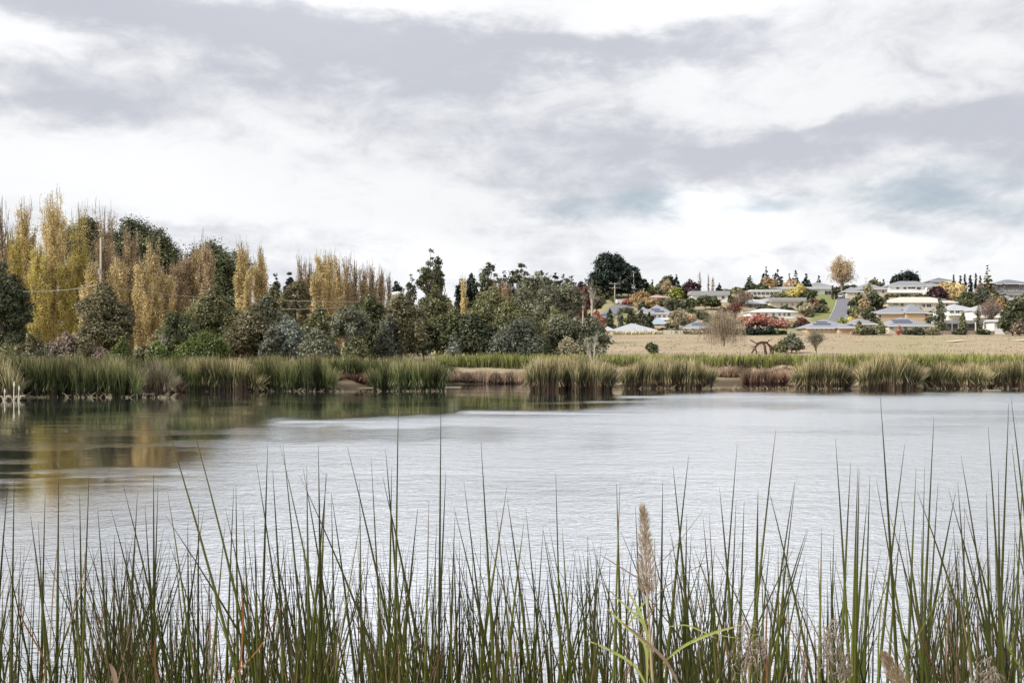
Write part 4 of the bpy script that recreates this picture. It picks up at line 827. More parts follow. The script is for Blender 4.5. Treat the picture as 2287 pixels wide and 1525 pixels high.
house('long pale carport with dark openings and white posts at the field edge', 292, 2116, 2190, 715, 720.5, 733, 'pale', 'dark', 9, flat=True, posts=[(2118, 720), (2132, 720), (2170, 720), (2188, 720)])
house('small white shed at the right end of the housing row', 285, 2220, 2244, 713, 717, 731, 'white', 'white', 7, gable=True)
house('dark multi-level house with balconies at the right edge', 436, 2226, 2310, 622, 634, 672, 'dark', 'dark', 14, W4(2236, 2300, 6, 637, 644, 6), deck=(2226, 2310, 648, 651, 3), wings=[(2240, 2270, 626, 634, 2, False)])
house('lower dark balcony house at the right edge', 405, 2250, 2310, 652, 656, 684, 'grey', 'grey', 12, W4(2256, 2300, 5, 659, 665, 6), flat=True, deck=(2250, 2310, 667, 669, 2.5))
house('white roofed shed peeking over the thicket under the ridge trees', 260, 864, 904, 648, 656, 668, 'white', 'white', 10)
def fence(label, pxa, pxb, Yd, col, h=1.5):
    xa, xb = wx(pxa, Yd), wx(pxb, Yd); root = empty('garden_fence', ((xa+xb)/2, Yd, 0)); tag(root, label, 'fence'); n = max(2, int((xb-xa)/2.4)); pn = MB(); ps = MB()
    for k in range(n):
        x0 = xa+(xb-xa)*k/n; x1 = xa+(xb-xa)*(k+1)/n; g = min(gz(x0, Yd), gz(x1, Yd)); pn.box(x0-(xa+xb)/2+.06, x1-(xa+xb)/2-.06, -.03, .03, g-.2, g+h); ps.box(x0-(xa+xb)/2-.06, x0-(xa+xb)/2+.06, -.07, .07, g-.3, g+h+.12)
    pn.build('panels', surf('fence_'+col, {'timber': (.30, .23, .17), 'cream': (.60, .56, .46), 'grey': (.38, .38, .38)}[col], .9, .25, 1.5), root); ps.build('posts', surf('fence_post', (.26, .22, .18)), root)
fence('cream fence at the field edge left of the weeping willow', 1480, 1600, 281, 'cream', 1.1)
fence('grey fence behind the front solar roofed houses', 1800, 1985, 306, 'grey')
fence('timber fence between the column trees and the white shed', 2085, 2222, 284, 'timber', 1.0)
fence('timber fence above the bright white house', 1660, 1800, 360, 'timber')
fence('long grey fence in front of the pinkish roofed house', 1935, 2140, 352, 'grey', 1.3)
fence('cream retaining wall under the large white terrace house', 1985, 2120, 420, 'cream', 1.6)
# roads draped on the hill
def road(name, pts, width, mat):
    """strip sampled along points (x, y) at 4 mm above the ground sheet"""
    P = []
    for (a, b) in zip(pts[:-1], pts[1:]):
        for k in range(14): P.append((lerp(a[0], b[0], k/14), lerp(a[1], b[1], k/14)))
    P.append(pts[-1]); v = []; f = []; n = len(P)
    for i, p in enumerate(P):
        a = P[max(0, i-1)]; b = P[min(n-1, i+1)]; t = Vector((b[0]-a[0], b[1]-a[1])).normalized(); s = Vector((t.y, -t.x))
        for k in range(7):
            q = (k/6-.5)*width; x_, y_ = p[0]+s.x*q, p[1]+s.y*q; v.append((x_, y_, gz(x_, y_)+.22))
    for i in range(n-1):
        for k in range(6): f.append((i*7+k, i*7+k+1, (i+1)*7+k+1, (i+1)*7+k))
    me = bpy.data.meshes.new(name); me.from_pydata(v, [], f); me.update()
    return tag(link(name, me, mat), kind='structure')
ASPH = surf('asphalt', (.16, .155, .175), .9, .15, .5)
KERB = surf('kerb_concrete', (.55, .54, .50), .9, .1, 1)
def at(px, Yd): return (wx(px, Yd), Yd)
road('road', [at(1862, 300), at(1862, 318), at(1873, 345), at(1880, 380), at(1884, 420), at(1884, 460)], 5.2, ASPH)
road('road', [at(1345, 330), at(1362, 360), at(1385, 390), at(1400, 400), at(1430, 405)], 6, ASPH)
def kerbs(pts, off):
    m_ = MB(); L_ = []
    for p in pts: L_.append((p[0]+off, p[1], gz(p[0]+off, p[1])+.22))
    for a, b in zip(L_[:-1], L_[1:]):
        for k in range(6):
            a2 = [lerp(a[i], b[i], k/6) for i in range(2)]; b2 = [lerp(a[i], b[i], (k+1)/6) for i in range(2)]
            m_.tube([(a2[0], a2[1], gz(*a2)+.26), (b2[0], b2[1], gz(*b2)+.26)], .16, 4)
    tag(m_.build('kerb', KERB), kind='structure')
PTH = surf('pale_track', (.62, .56, .45), .9, .1, 1)
road('path', [at(2120, 176), at(2150, 186), at(2180, 192)], 1.4, PTH)
road('path', [at(2262, 205), at(2310, 210)], 1.6, PTH)
rp_ = [at(1862, 318), at(1873, 345), at(1880, 380), at(1884, 420)]
kerbs(rp_, -2.9); kerbs(rp_, 2.9)
# ------------------------------------------------------------------ vehicles
def vehicle(px, Yd, label, cat, L, H, col, rz, van=False):
    x = wx(px, Yd); root = empty('parked_van' if van else 'parked_car', (x, Yd, gz(x, Yd)+.25), rz); tag(root, label, cat)
    m_ = MB(); hh = H*(.9 if van else .52)
    def loft(secs):
        vs = []; fs = []
        for (xx, w2, z0, z1) in secs: vs += [(xx, -w2, z0), (xx, w2, z0), (xx, w2*.93, z1), (xx, -w2*.93, z1)]
        for i in range(len(secs)-1):
            for k in range(4): fs.append((i*4+k, i*4+(k+1) % 4, i*4+4+(k+1) % 4, i*4+4+k))
        fs += [(3, 2, 1, 0), tuple(len(vs)-4+k for k in range(4))]; return vs, fs
    l = L/2
    m_.add(*loft([(-l, .78, .35, hh*.8), (-l+.25, .86, .25, hh), (l-1.1, .86, .25, hh), (l-.2, .82, .28, hh*.75), (l, .7, .35, hh*.6)])); m_.build('body', surf('paint_'+col, {'white': (.8, .8, .8), 'dark': (.05, .06, .08)}[col], .3, .03, 1), root)
    if not van:
        c_ = MB(); c_.add(*loft([(-l+.5, .72, hh-.02, hh+.05), (-l+1.0, .72, hh-.02, H), (l-2.0, .70, hh-.02, H), (l-1.15, .72, hh-.02, hh+.04)])); c_.build('windows', GLASS, root)
    else:
        c_ = MB(); c_.box(l-1.0, l-.6, -.83, .83, hh*.55, hh*.85); c_.build('windscreen', GLASS, root)
    for sx_ in (-l+.8, l-.8):
        for sy in (-.8, .8):
            t = MB(); t.tube([(sx_, sy-.1, .32), (sx_, sy+.1, .32)], .32, 12); t.build('wheel', surf('tyre', (.03, .03, .03), .8), root)
vehicle(1388, 401, 'small white van on the curve of the hillside road', 'van', 4.8, 2.1, 'white', .3, True)
vehicle(1877, 431, 'white car parked at the top of the steep road', 'car', 4.3, 1.5, 'white', 1.2)
vehicle(1538, 345, 'dark car parked below the clipped hedge', 'car', 4.3, 1.5, 'dark', .2)
# ------------------------------------------------------------------ poles and wires
POLE = surf('pole_concrete', (.55, .53, .49), .85, .12, 2); WOOD = surf('pole_wood', (.40, .36, .31), .9, .2, 3); MET = surf('metal_grey', (.35, .35, .35), .5)
WIRE = surf('wire_pale', (.55, .53, .50), .5, .05, 1)
def pole(px, top, Yd, label, arm=1.2, mat=POLE, r=.17, arms=1):
    x = wx(px, Yd); g = gz(x, Yd); H = wz(top, Yd)-g; root = empty('power_pole', (x, Yd, g)); tag(root, label, 'pole')
    m_ = MB(); m_.tube([(0, 0, -.5), (0, 0, H)], [r, r*.6], 10); m_.build('shaft', mat, root, True)
    for k in range(arms):
        m_ = MB(); z = H-.4-k*1.6; m_.box(-arm, arm, -r-.1, -r, z-.06, z+.06); ca = m_.build('crossarm', WOOD, root)
        for sx_ in (-.9, -.35, .35, .9):
            i_ = MB(); i_.tube([(sx_*arm, -r-.05, z+.06), (sx_*arm, -r-.05, z+.2), (sx_*arm, -r-.05, z+.28)], [.05, .08, .03], 6); i_.build('insulator', MET, ca)
    return (x, Yd, g+H)
pt = pole(225, 532, 104, 'pale concrete power pole among the gold poplars', .5, surf('pole_weathered', (.40, .37, .32), .9, .2, 2), .15, 0)
pr = [o for o in bpy.data.objects if o.name == 'power_pole'][0]
m_ = MB(); m_.tube([(.0, -.3, 9.2), (.0, -.3, 9.7)], .16, 8); m_.box(-.05, .05, -.3, -.1, 9.3, 9.6); m_.build('transformer', MET, pr)
m_ = MB(); m_.box(-1.1, 1.1, -.3, -.2, 7.9, 8.02); m_.build('crossarm', WOOD, pr)
pole(1373, 632, 400, 'timber power pole with crossarms in front of the huge pine', 2.2, BARKP, .28, 2)
pole(1415, 606, 430, 'tall thin pale pole at the right side of the huge pine', .8, BARKP, .25, 1)
pole(1934, 620, 470, 'thin aerial mast on the skyline by the grey hip roof', .8, MET, .14, 2)
pole(1262, 655, 200, 'pale post between the gums above the field', .5, BARKP, .12, 1)
def wire(a, b, sag, label, r=.03):
    m_ = MB(); n = 16; P = []
    for k in range(n+1):
        t = k/n; P.append((lerp(a[0], b[0], t), lerp(a[1], b[1], t), lerp(a[2], b[2], t)-sag*4*t*(1-t)))
    m_.tube(P, r*.6, 5); tag(m_.build('power_line', WIRE), label, 'power line')
def P3(px, py, Yd): return (wx(px, Yd), Yd, wz(py, Yd))
wire(P3(52, 651, 80), P3(222, 636, 103), .2, 'pale cable running left from the pale pole', .05)
wire(P3(225, 590, 104), P3(-200, 560, 95), .6, 'thin wire high on the pale pole towards the left edge', .015)
wire(P3(225, 636, 104), P3(620, 668, 118), .5, 'thin wire from the pale pole along the poplars', .02)
wire(P3(636, 671, 88), P3(905, 672, 120), .1, 'upper pale wire across the brown conifer', .035)
wire(P3(630, 690, 88), P3(775, 686, 100), .08, 'lower pale wire across the brown conifer', .04)
wire(P3(1373, 634, 400), P3(1415, 612, 430), .5, 'wire between the two poles by the huge pine', .04)
# ------------------------------------------------------------------ fallen dead tree
def dead_tree():
    Yd = 116; x = wx(1700, Yd); g = gz(x, Yd); root = empty('dead_tree', (x, Yd, g)); tag(root, 'fallen dead tree with dark red-brown limbs in the field', 'dead tree')
    s = Yd/F; m_ = MB(); Q = lambda px, py, y=0: ((px-1700)*s, y, (788-py)*s*1.0)
    for pts, r in [([(1722, 790), (1719, 770), (1712, 762), (1694, 764), (1684, 776), (1678, 786)], .16), ([(1708, 790), (1707, 768), (1704, 763)], .17), ([(1712, 762), (1700, 760), (1690, 764), (1681, 758), (1674, 755)], .10),
                   ([(1684, 776), (1690, 784), (1686, 790)], .10), ([(1719, 770), (1727, 778), (1728, 786)], .12), ([(1694, 764), (1688, 770), (1680, 773)], .08), ([(1712, 762), (1716, 756), (1724, 757)], .07)]:
        n = len(pts); m_.tube([Q(*p, y=(k*.3) % 1-.5) for k, p in enumerate(pts)], [r*(1-.5*k/(n-1)) for k in range(n)], 6)
    m_.build('limbs', surf('dead_wood', (.075, .035, .028), .9, .3, 6), root, True)
dead_tree()
# ------------------------------------------------------------------ far reeds
def blade_mesh(name, bx, by, bz, hgt, lean_x, lean_y, wd, rnd, seg=3, brk=0.0):
    """many tapering blades: each a bent strip of seg pieces"""
    n = len(bx); ts = np.linspace(0, 1, seg+1); yaw = rng.random(n)*math.pi
    cx_, cy_ = np.cos(yaw)*.5, np.sin(yaw)*.5; V = []; Hh = []
    bend = rng.random(n) < brk
    for t in ts:
        ww = wd*(1-t*.85); zz = hgt*t; zz = np.where(bend & (t > .6), hgt*(.6-(t-.6)*.8), zz)
        px_ = bx+lean_x*t**1.7; py_ = by+lean_y*t**1.7
        V.append(np.stack([px_-cx_*ww, py_-cy_*ww, bz+zz], 1)); V.append(np.stack([px_+cx_*ww, py_+cy_*ww, bz+zz], 1)); Hh += [np.full(n, t)]*2
    V = np.stack(V, 1); k = 2*(seg+1); f = []
    for s in range(seg): f.append(np.stack([np.arange(n)*k+2*s, np.arange(n)*k+2*s+1, np.arange(n)*k+2*s+3, np.arange(n)*k+2*s+2], 1))
    return mesh_np(name, V.reshape(-1, 3), np.concatenate(f), 4, {'h': np.stack(Hh, 1).ravel(), 'rnd': np.repeat(rnd, k)})
B_green = blades('reed_green', [(0, (.10, .07, .04)), (.18, (.035, .038, .014)), (.55, (.042, .062, .014)), (.84, (.125, .135, .045)), (1, (.28, .255, .12))])
B_mix = blades('reed_mixed', [(0, (.11, .07, .042)), (.45, (.060, .042, .024)), (.66, (.060, .064, .020)), (.82, (.18, .165, .07)), (1, (.42, .34, .19))])
B_brown = blades('reed_brown', [(0, (.07, .035, .025)), (.4, (.16, .075, .045)), (.75, (.30, .19, .12)), (1, (.42, .31, .22))])
B_tan = blades('reed_tan', [(0, (.05, .035, .025)), (.3, (.22, .14, .09)), (.7, (.36, .26, .18)), (1, (.44, .35, .25))])
B_back = blades('reed_back', [(0, (.14, .13, .05)), (.5, (.15, .17, .045)), (1, (.30, .30, .10))])
B_grey = blades('reed_greytan', [(0, (.15, .10, .075)), (.4, (.13, .09, .06)), (.8, (.24, .21, .13)), (1, (.33, .29, .19))])
def bed(name, label, px0, px1, top, water, mat, n, depth=6, kind=None, cat='reeds', group=None, lean=.32, wd=.05, brk=.16, hvar=.18, dome=.4, ybase=None):
    lean *= .7
    """clump rising out of the water: front foot at row `water`, tips at row `top` (both photo rows)"""
    Yw = CZ*F/(water-HZ) if ybase is None else ybase
    u = rng.random(n); px_ = px0+(px1-px0)*u
    edge_ = np.clip(np.minimum(u, 1-u)*(px1-px0)/26, 0, 1)
    dy = depth*rng.random(n)**1.3*(.35+.65*edge_)+(vnoise(px_*.045, np.full(n, 5.))-.5)*1.2
    by = Yw+np.maximum(dy, -.6)
    if kind == 'stuff': x0_ = wx(px_, Yw); by = shore(x0_)+(4.0 if px1 < 1500 else 5.5)+(by-Yw)
    bx = wx(px_, by); bz = np.maximum(ground(bx, by), -.15) if ybase is not None else np.maximum(ground(bx, by), -.15)
    tz = wz(top, Yw)*(1+dome*(edge_-1)*(1-.6*u*0)); tz = tz*(1+hvar*(fbm(px_*.05, by*.2)-.5)*2)+rng.normal(size=n)*.10
    hg = np.maximum(tz-bz, .35)*(.62+.44*rng.random(n)**.7)*(1+.30*(vnoise(px_*.09, by*.7)-.5))
    side = (u-.5)*2*(1-edge_)*.5
    lx = rng.normal(size=n)*lean+side+(fbm(px_*.11, by*.9, 2)-.5)*.5; ly = rng.normal(size=n)*lean-.35*(dy < 1)
    me = blade_mesh(name, bx, by, bz, hg, lx, ly, wd*(.6+.8*rng.random(n)), np.clip(rng.normal(size=n)*.25-.15+.75*vnoise(px_*.16, by*.8)+.55*vnoise(px_*.035, by*.3+7), 0, 1), 3, brk)
    o = link(name, me, mat); tag(o, label, cat if kind is None else None, group, kind)
    if kind == 'stuff': o['label'] = label; o['category'] = cat
    return o
RG = 'reed clumps along the far bank'
bed('reed_belt', 'yellow-green belt of sedge behind the reed clumps', -500, 1010, 799, 0, B_green, 26000, 9, 'stuff', ybase=80, lean=.3)
bed('reed_belt', 'yellow-green strip of sedge along the edge of the field', 980, 2800, 791, 0, B_back, 30000, 16, 'stuff', ybase=84, lean=.25, wd=.07, hvar=.10, dome=0)
bed('reed_bed', 'dark green reed bed at the far left bank', -420, 40, 806, 893, B_mix, 5200, 6, group=RG, hvar=.06)
bed('reed_bed', 'long dark green reed bed left of the brown gap clump', 30, 305, 806, 886, B_green, 8500, 7, group=RG, hvar=.06)
bed('reed_clump', 'grey-tan reed clump drooping beside the long left reed bed', 300, 378, 810, 879, B_grey, 2600, 4, group=RG, lean=.5, dome=.35)
bed('reed_bed', 'olive reed bed between the grey-tan clump and the reddish gap', 388, 575, 806, 874, B_mix, 6500, 6, group=RG)
bed('reed_bed', 'darker olive reed bed left of the reddish gap', 565, 742, 804, 873, B_green, 6500, 6, group=RG)
bed('reed_clump', 'low russet reeds between the grey-tan clump and the olive bed', 366, 404, 838, 876, B_brown, 900, 3, group=RG)
bed('reed_clump', 'reddish brown low reeds in the gap right of the olive bed', 738, 850, 838, 866, B_brown, 3000, 4, group=RG, hvar=.2)
bed('reed_clump', 'green reeds behind the reddish low gap reeds', 735, 860, 806, 858, B_mix, 3000, 5, group=RG)
bed('reed_clump', 'dark green clump left of the tan grass tufts', 838, 990, 806, 872, B_green, 6000, 6, group=RG, dome=.3)
bed('tan_grass', 'low tan grass tufts between two dark green clumps', 985, 1190, 832, 857, B_tan, 5200, 3, group=RG, lean=.25, hvar=.25)
bed('reed_clump', 'middle dark green clump standing forward in the water', 1186, 1364, 806, 873, B_mix, 7500, 6, group=RG, dome=.25)
bed('tan_grass', 'small tan tuft and mud gap between two middle clumps', 1355, 1420, 836, 857, B_tan, 1700, 3, group=RG, lean=.25)
bed('reed_clump', 'brown footed green clump right of the mud gap', 1398, 1588, 808, 867, B_mix, 7500, 6, group=RG, dome=.3)
bed('tan_grass', 'pale tan grass left of the rusty red reeds', 1585, 1690, 824, 856, B_tan, 2800, 4, group=RG, lean=.25)
bed('reed_clump', 'rusty red-brown reeds left of two forward clumps', 1660, 1782, 824, 858, B_brown, 3800, 4, group=RG, lean=.25)
bed('reed_clump', 'forward green clump right of the rusty reeds', 1780, 1896, 808, 866, B_mix, 5000, 5, group=RG, dome=.35)
bed('reed_clump', 'small rusty reeds between the two forward right clumps', 1888, 1935, 826, 860, B_brown, 1500, 3, group=RG)
bed('reed_clump', 'forward drooping clump with yellow-green top', 1922, 2046, 800, 869, B_mix, 6000, 5, group=RG, dome=.3)
bed('reed_clump', 'shaggy brown-footed reed bank left part at the right edge', 2066, 2200, 812, 866, B_mix, 6000, 5, group=RG, dome=.3)
bed('reed_clump', 'shaggy brown-footed reed bank cut by the right edge', 2180, 2700, 808, 865, B_mix, 9000, 5, group=RG, dome=.1)
bed('tan_grass', 'thin tan grass between forward clump and shaggy bank', 2040, 2075, 836, 862, B_tan, 700, 3, group=RG)
# dead pale stalks and debris at the water line
def debris(name, label, px0, px1, water, n, hmax, col):
    Yw = CZ*F/(water-HZ); m_ = MB()
    for k in range(n):
        px_ = px0+(px1-px0)*rng.random(); y_ = Yw+rng.random()*1.0-.3; x_ = wx(px_, y_); a = rng.random()*3.14; l = hmax*(.3+.7*rng.random())
        up_ = rng.random()*.8
        m_.tube([(x_, y_, -.05), (x_+math.cos(a)*l*.5, y_+math.sin(a)*l*.2, l*up_*.6), (x_+math.cos(a)*l, y_+math.sin(a)*l*.3, l*up_)], [.016, .013, .006], 3, cap=False)
    tag(m_.build(name, surf(name+'_straw', col, .8, .2, 4)), label, 'debris', kind='stuff')
debris('fallen_reeds', 'pale fallen reed stalks along the left water line', -60, 385, 888, 130, .5, (.24, .20, .12))
debris('fallen_reeds', 'fallen reed stalks along the middle water line', 385, 1000, 874, 130, .4, (.20, .16, .10))
debris('fallen_reeds', 'fallen reed stalks along the right water line', 1190, 2287, 868, 200, .45, (.17, .12, .08))
def mud(name, px0, px1, y0, label):
    v = []; n = 40; Yw = CZ*F/(y0-HZ)
    for k in range(n+1):
        t = k/n; x_ = wx(px0+(px1-px0)*t, Yw); hw = .45*math.sin(math.pi*t)**.5*(.6+.8*float(vnoise(k*.7, 2.)))
        v += [(x_, Yw-hw, .012), (x_, Yw, .05), (x_, Yw+hw, .012)]
    f = []
    for k in range(n): f += [(k*3, k*3+3, k*3+4, k*3+1), (k*3+1, k*3+4, k*3+5, k*3+2)]
    me = bpy.data.meshes.new(name); me.from_pydata(v, [], f); me.update(); tag(link(name, me, surf('wet_mud', (.24, .20, .155), .5, .2, 2)), label, 'mud bar')
mud('mud_bar', 222, 345, 880, 'thin pale mud bar below the long left reed bed')
mud('mud_bar', 400, 560, 873.5, 'thin pale mud line under the olive reed bed')
mud('mud_bar', 745, 880, 866.5, 'thin pale mud line under the reddish reeds')
mud('mud_bar', 985, 1030, 865, 'short pale mud spit right of the dark green clump')
mud('mud_bar', 1375, 1410, 857.5, 'pale mud patch in the gap between middle clumps')
mud('mud_bar', 2195, 2235, 872, 'small pale mud patch off the shaggy right bank')
for px_, t_, lb in [(9, 868, 'leftmost pale dead bulrush stalk at the left bank'), (30, 851, 'tallest of three pale dead stalks at the left bank'), (41, 861, 'third pale dead bulrush stalk at the left bank')]:
    Yw = CZ*F/(893-HZ)*.985; x_ = wx(px_, Yw); h_ = wz(t_, Yw); root = empty('dead_bulrush', (x_, Yw, -.1)); tag(root, lb, 'reed', 'pale dead bulrushes at the left bank')
    m_ = MB(); m_.tube([(0, 0, 0), (.02, 0, h_*.6), (.04, 0, h_+.1)], [.028, .022, .012], 5); m_.build('stem', surf('bleached_reed', (.55, .50, .38), .8, .15, 4), root)
    m_ = MB(); m_.tube([(.035, 0, h_*.8), (.04, 0, h_*.9), (.04, 0, h_+.1)], [.02, .05, .02], 6); m_.build('seed_head', surf('bleached_reed', (.55, .50, .38)), root)
    m_ = MB()
    for k in range(9): a = rng.random()*6.28; m_.tube([(0, 0, 0), (math.cos(a)*.15, math.sin(a)*.1, .35), (math.cos(a)*.4, math.sin(a)*.3, .3*rng.random()+.12)], [.015, .012, .006], 3)
    m_.build('leaves', surf('bleached_reed', (.55, .50, .38)), root)
# field grass: tufts over the tan paddock
n = 7000
fy = 98+150*rng.random(n)**1.3; fx = wx(1200+1500*rng.random(n), fy); fz = ground(fx, fy)
keep = fbm(fx*.08, fy*.05) > .38
fx, fy, fz = fx[keep], fy[keep], fz[keep]; m = len(fx)
FG = blades('field_grass', [(0, (.33, .245, .17)), (.5, (.35, .26, .18)), (1, (.40, .31, .23))])
tag(link('field_grass', blade_mesh('field_grass', fx, fy, fz, .05+.13*rng.random(m), rng.normal(size=m)*.12, rng.normal(size=m)*.12, .05+fy*.0009, rng.random(m), 2), FG), 'dry tan grass over the open field', 'grass', kind='stuff')
n = 1200; vy = 277+4*rng.random(n); vx = wx(1366+112*rng.random(n), vy)
tag(link('pale_grass', blade_mesh('pale_grass', vx, vy, ground(vx, vy), .6+.5*rng.random(n), rng.normal(size=n)*.3, rng.normal(size=n)*.3, np.full(n, .3), rng.random(n), 2),
    blades('cream_grass', [(0, (.40, .37, .22)), (1, (.66, .62, .42))])), 'cream coloured ornamental grass below the low pale house', 'grass', kind='stuff')
# ------------------------------------------------------------------ foreground rushes
RB = blades('rush_stem', [(0, (.09, .085, .02)), (.35, (.112, .125, .017)), (.8, (.070, .080, .012)), (.95, (.032, .028, .014)), (1, (.05, .028, .018))])
RY = blades('rush_yellow', [(0, (.14, .13, .035)), (.5, (.095, .125, .02)), (.95, (.12, .12, .03)), (1, (.16, .09, .04))])
RD = blades('rush_dry', [(0, (.30, .22, .13)), (.5, (.36, .27, .18)), (1, (.20, .13, .09))])
RO = blades('rush_orange', [(0, (.30, .15, .05)), (.5, (.30, .13, .05)), (1, (.14, .06, .035))])
def stem_arrays(base, tip, bend, r0, seg=11, sides=5):
    """one tapering stem from base to tip, bowed by vector bend; sides 2 gives a flat blade"""
    b = np.array(base); t = np.array(tip); m_ = (b+t)/2+np.array(bend); V = []; Hh = []
    ts = np.linspace(0, 1, seg)
    for s in ts:
        p = b*(1-s)**2+2*m_*s*(1-s)+t*s*s; r = r0*(1-s**2.8*.94)
        for k in range(sides): a = 6.283*k/sides; V.append((p[0]+r*math.cos(a), p[1]+r*math.sin(a), p[2])); Hh.append(s)
    f = []
    for i in range(seg-1):
        for k in range(sides): f.append((i*sides+k, i*sides+(k+1) % sides, (i+1)*sides+(k+1) % sides, (i+1)*sides+k))
    return np.array(V), np.array(f), np.array(Hh)
def stem_from_photo(tx, ty, bxp, Yd, r0, lean_y=0.0, curve=None):
    """tip (tx, ty) and column bxp at the picture's lower edge (row 1525), at distance Yd"""
    T_ = np.array([wx(tx, Yd), Yd+lean_y, wz(ty, Yd+lean_y)]); T_[0] = (tx-CX)/F*(Yd+lean_y)
    B1 = np.array([wx(bxp, Yd), Yd, wz(1525, Yd)])
    g = min(.5, max(-.3, gz(B1[0], Yd)))-.05
    d = (B1-T_)/max(.05, (T_[2]-B1[2])); base = B1+d*(B1[2]-g)*.55; base[2] = g; base[1] = Yd
    bend = (np.array([-(T_[0]-base[0])*.16, 0, 0]) if curve is None else np.array([curve, 0, 0]))
    return stem_arrays(base, T_, bend, r0)
TIPS = [(367,931,560),(431,952,600),(275,1083,398),(101,1100,105),(131,1070,112),(199,1062,170),(32,1070,52),(17,1087,2),(178,1100,190),(218,1134,220),(68,1151,110),(85,1163,100),
(353,1083,322),(343,1058,350),(374,1096,425),(370,1151,640),(522,1087,500),(527,1083,540),(503,1134,592),(543,1134,570),(598,994,585),(573,1036,640),(609,1049,635),(624,986,735),(632,990,676),(670,1062,900),
(711,994,715),(677,1045,765),(685,1041,700),(730,1058,690),(740,1100,792),(324,1130,335),(307,1100,280),(455,1142,400),(256,1193,258),(419,1168,440),(163,1176,170),(503,1168,468),(567,1151,560),
(890,888,877),(985,893,978),(776,998,902),(1074,986,1108),(1241,1053,1256),(829,1024,855),(861,1003,905),(854,1062,962),(875,1041,868),(996,1053,972),(1036,1075,1096),(1013,1130,1112),(1133,1083,1060),(1133,1113,1192),
(1108,1138,1152),(1174,1134,1216),(1171,1159,1120),(1212,1176,1272),(1213,1184,1188),(1377,1079,1386),(1385,1075,1370),(1419,1130,1440),(1480,1075,1470),(933,1134,890),(958,1117,950),(1256,1180,1276),(803,1075,800),(1294,1240,1316),(1313,1227,1300),
(1288,1265,1296),(1222,1290,1236),(1026,1206,1030),(1013,1201,1022),(1002,1240,1010),(1362,1256,1356),(1334,1256,1320),(740,1104,752),(728,1058,706),
(1503,1040,1545),(1538,1018,1482),(1534,1147,1530),(1495,1181,1562),(1570,1153,1602),(1584,1150,1592),(1607,1090,1648),(1647,990,1610),(1644,1117,1620),(1662,1120,1655),(1693,1095,1680),(1733,958,1676),(1715,1085,1832),(1776,1078,1706),
(1804,1187,1698),(1798,1240,1718),(1549,1220,1667),(1719,1217,1712),(1418,1298,1628),(1966,884,1988),(2086,931,2062),(1866,979,1890),(2021,990,1960),(1900,1032,1895),(1916,1041,1898),(1919,1046,1906),(1943,1062,1935),(1957,1070,2062),
(2012,1117,2072),(2046,1047,2030),(2065,1043,2058),(2095,1079,2074),(2048,1096,2206),(2118,1092,2232),(2135,1096,2046),(2139,1075,2192),(2146,1015,2232),(2207,954,2236),(2253,901,2212),(2258,888,2335),(2230,1049,2215),(2260,994,2292),
(2286,1024,2258),(2203,1096,2215),(2154,1134,2140),(1803,1180,1690),(1835,1180,1814),(1775,1075,1716),(1854,1252,1858),(1862,1282,1890),(1693,1096,1676),(1936,1125,1926),(2012,1168,2000),(2129,1176,2152)]
SPEC = {0: 'tall rush arching left, its pale tip over the dark left reflection', 1: 'yellow-green rush right of the tall arching one at left', 2: 'thick rush leaning left across the lower left water', 25: 'rush leaning far left across its neighbours left of centre', 15: 'low slanting rush crossing many stems at lower left',
        20: 'straight rush left of the crossing pair near the left third', 23: 'long leftward leaning rush with reddish tip', 39: 'very tall straight rush left of centre reaching the far reflections', 40: 'very tall straight rush just right of the other tall pair member', 41: 'rush leaning left toward the white glare, left of the tall straight pair',
        42: 'tall single rush right of the tall straight pair', 43: 'lone straight rush at the centre of the water', 85: 'tall straight rush left of the highest right-hand one near the plume', 87: 'tall rush leaning right, right of the plume grass', 91: 'tall rush leaning right with its tip clear of the others', 92: 'rush crossing leftward behind the right-leaning tall rush',
        98: 'tallest rush on the right side, its tip at the far water edge', 99: 'straight tall rush right of the tallest right-hand rush', 100: 'left-leaning tall rush left of the tallest right-hand one', 101: 'right-leaning rush crossing the tallest right-hand rush', 115: 'tall rush with a steep left lean near the right edge', 116: 'tall rush rising highest beside the right edge', 117: 'rush leaning left from beyond the right edge'}
SG = 'rush stems in the foreground'; SL = 'slender dark green rush stem in the foreground stand'
nst = 0
def put_stem(V, f, h, mat, label, name='rush_stem', rnd=None, group=SG, cat='rush'):
    global nst
    o0 = V[0:5].mean(axis=0); me = mesh_np(name, V-o0, f, 4, {'h': h, 'rnd': np.full(len(V), rng.random()*.7+.1 if rnd is None else rnd)}, True)
    o = link(name, me, mat); o.location = o0; tag(o, label, cat, group); nst += 1
    return o
for i, (tx, ty, bp) in enumerate(TIPS):
    Yd = 3.0+1.2*rng.random() if ty > 1000 else 2.9+.5*rng.random()
    V, f, h = stem_from_photo(tx, ty, bp, Yd, (.0055+.0022*rng.random())*Yd/3.3, .1*rng.normal(), None)
    mat = RY if (rng.random() < .22 or i in (0, 1)) else RB
    put_stem(V, f, h, mat, SPEC.get(i, SL), rnd=.45 if i in (0, 1, 2) else None)
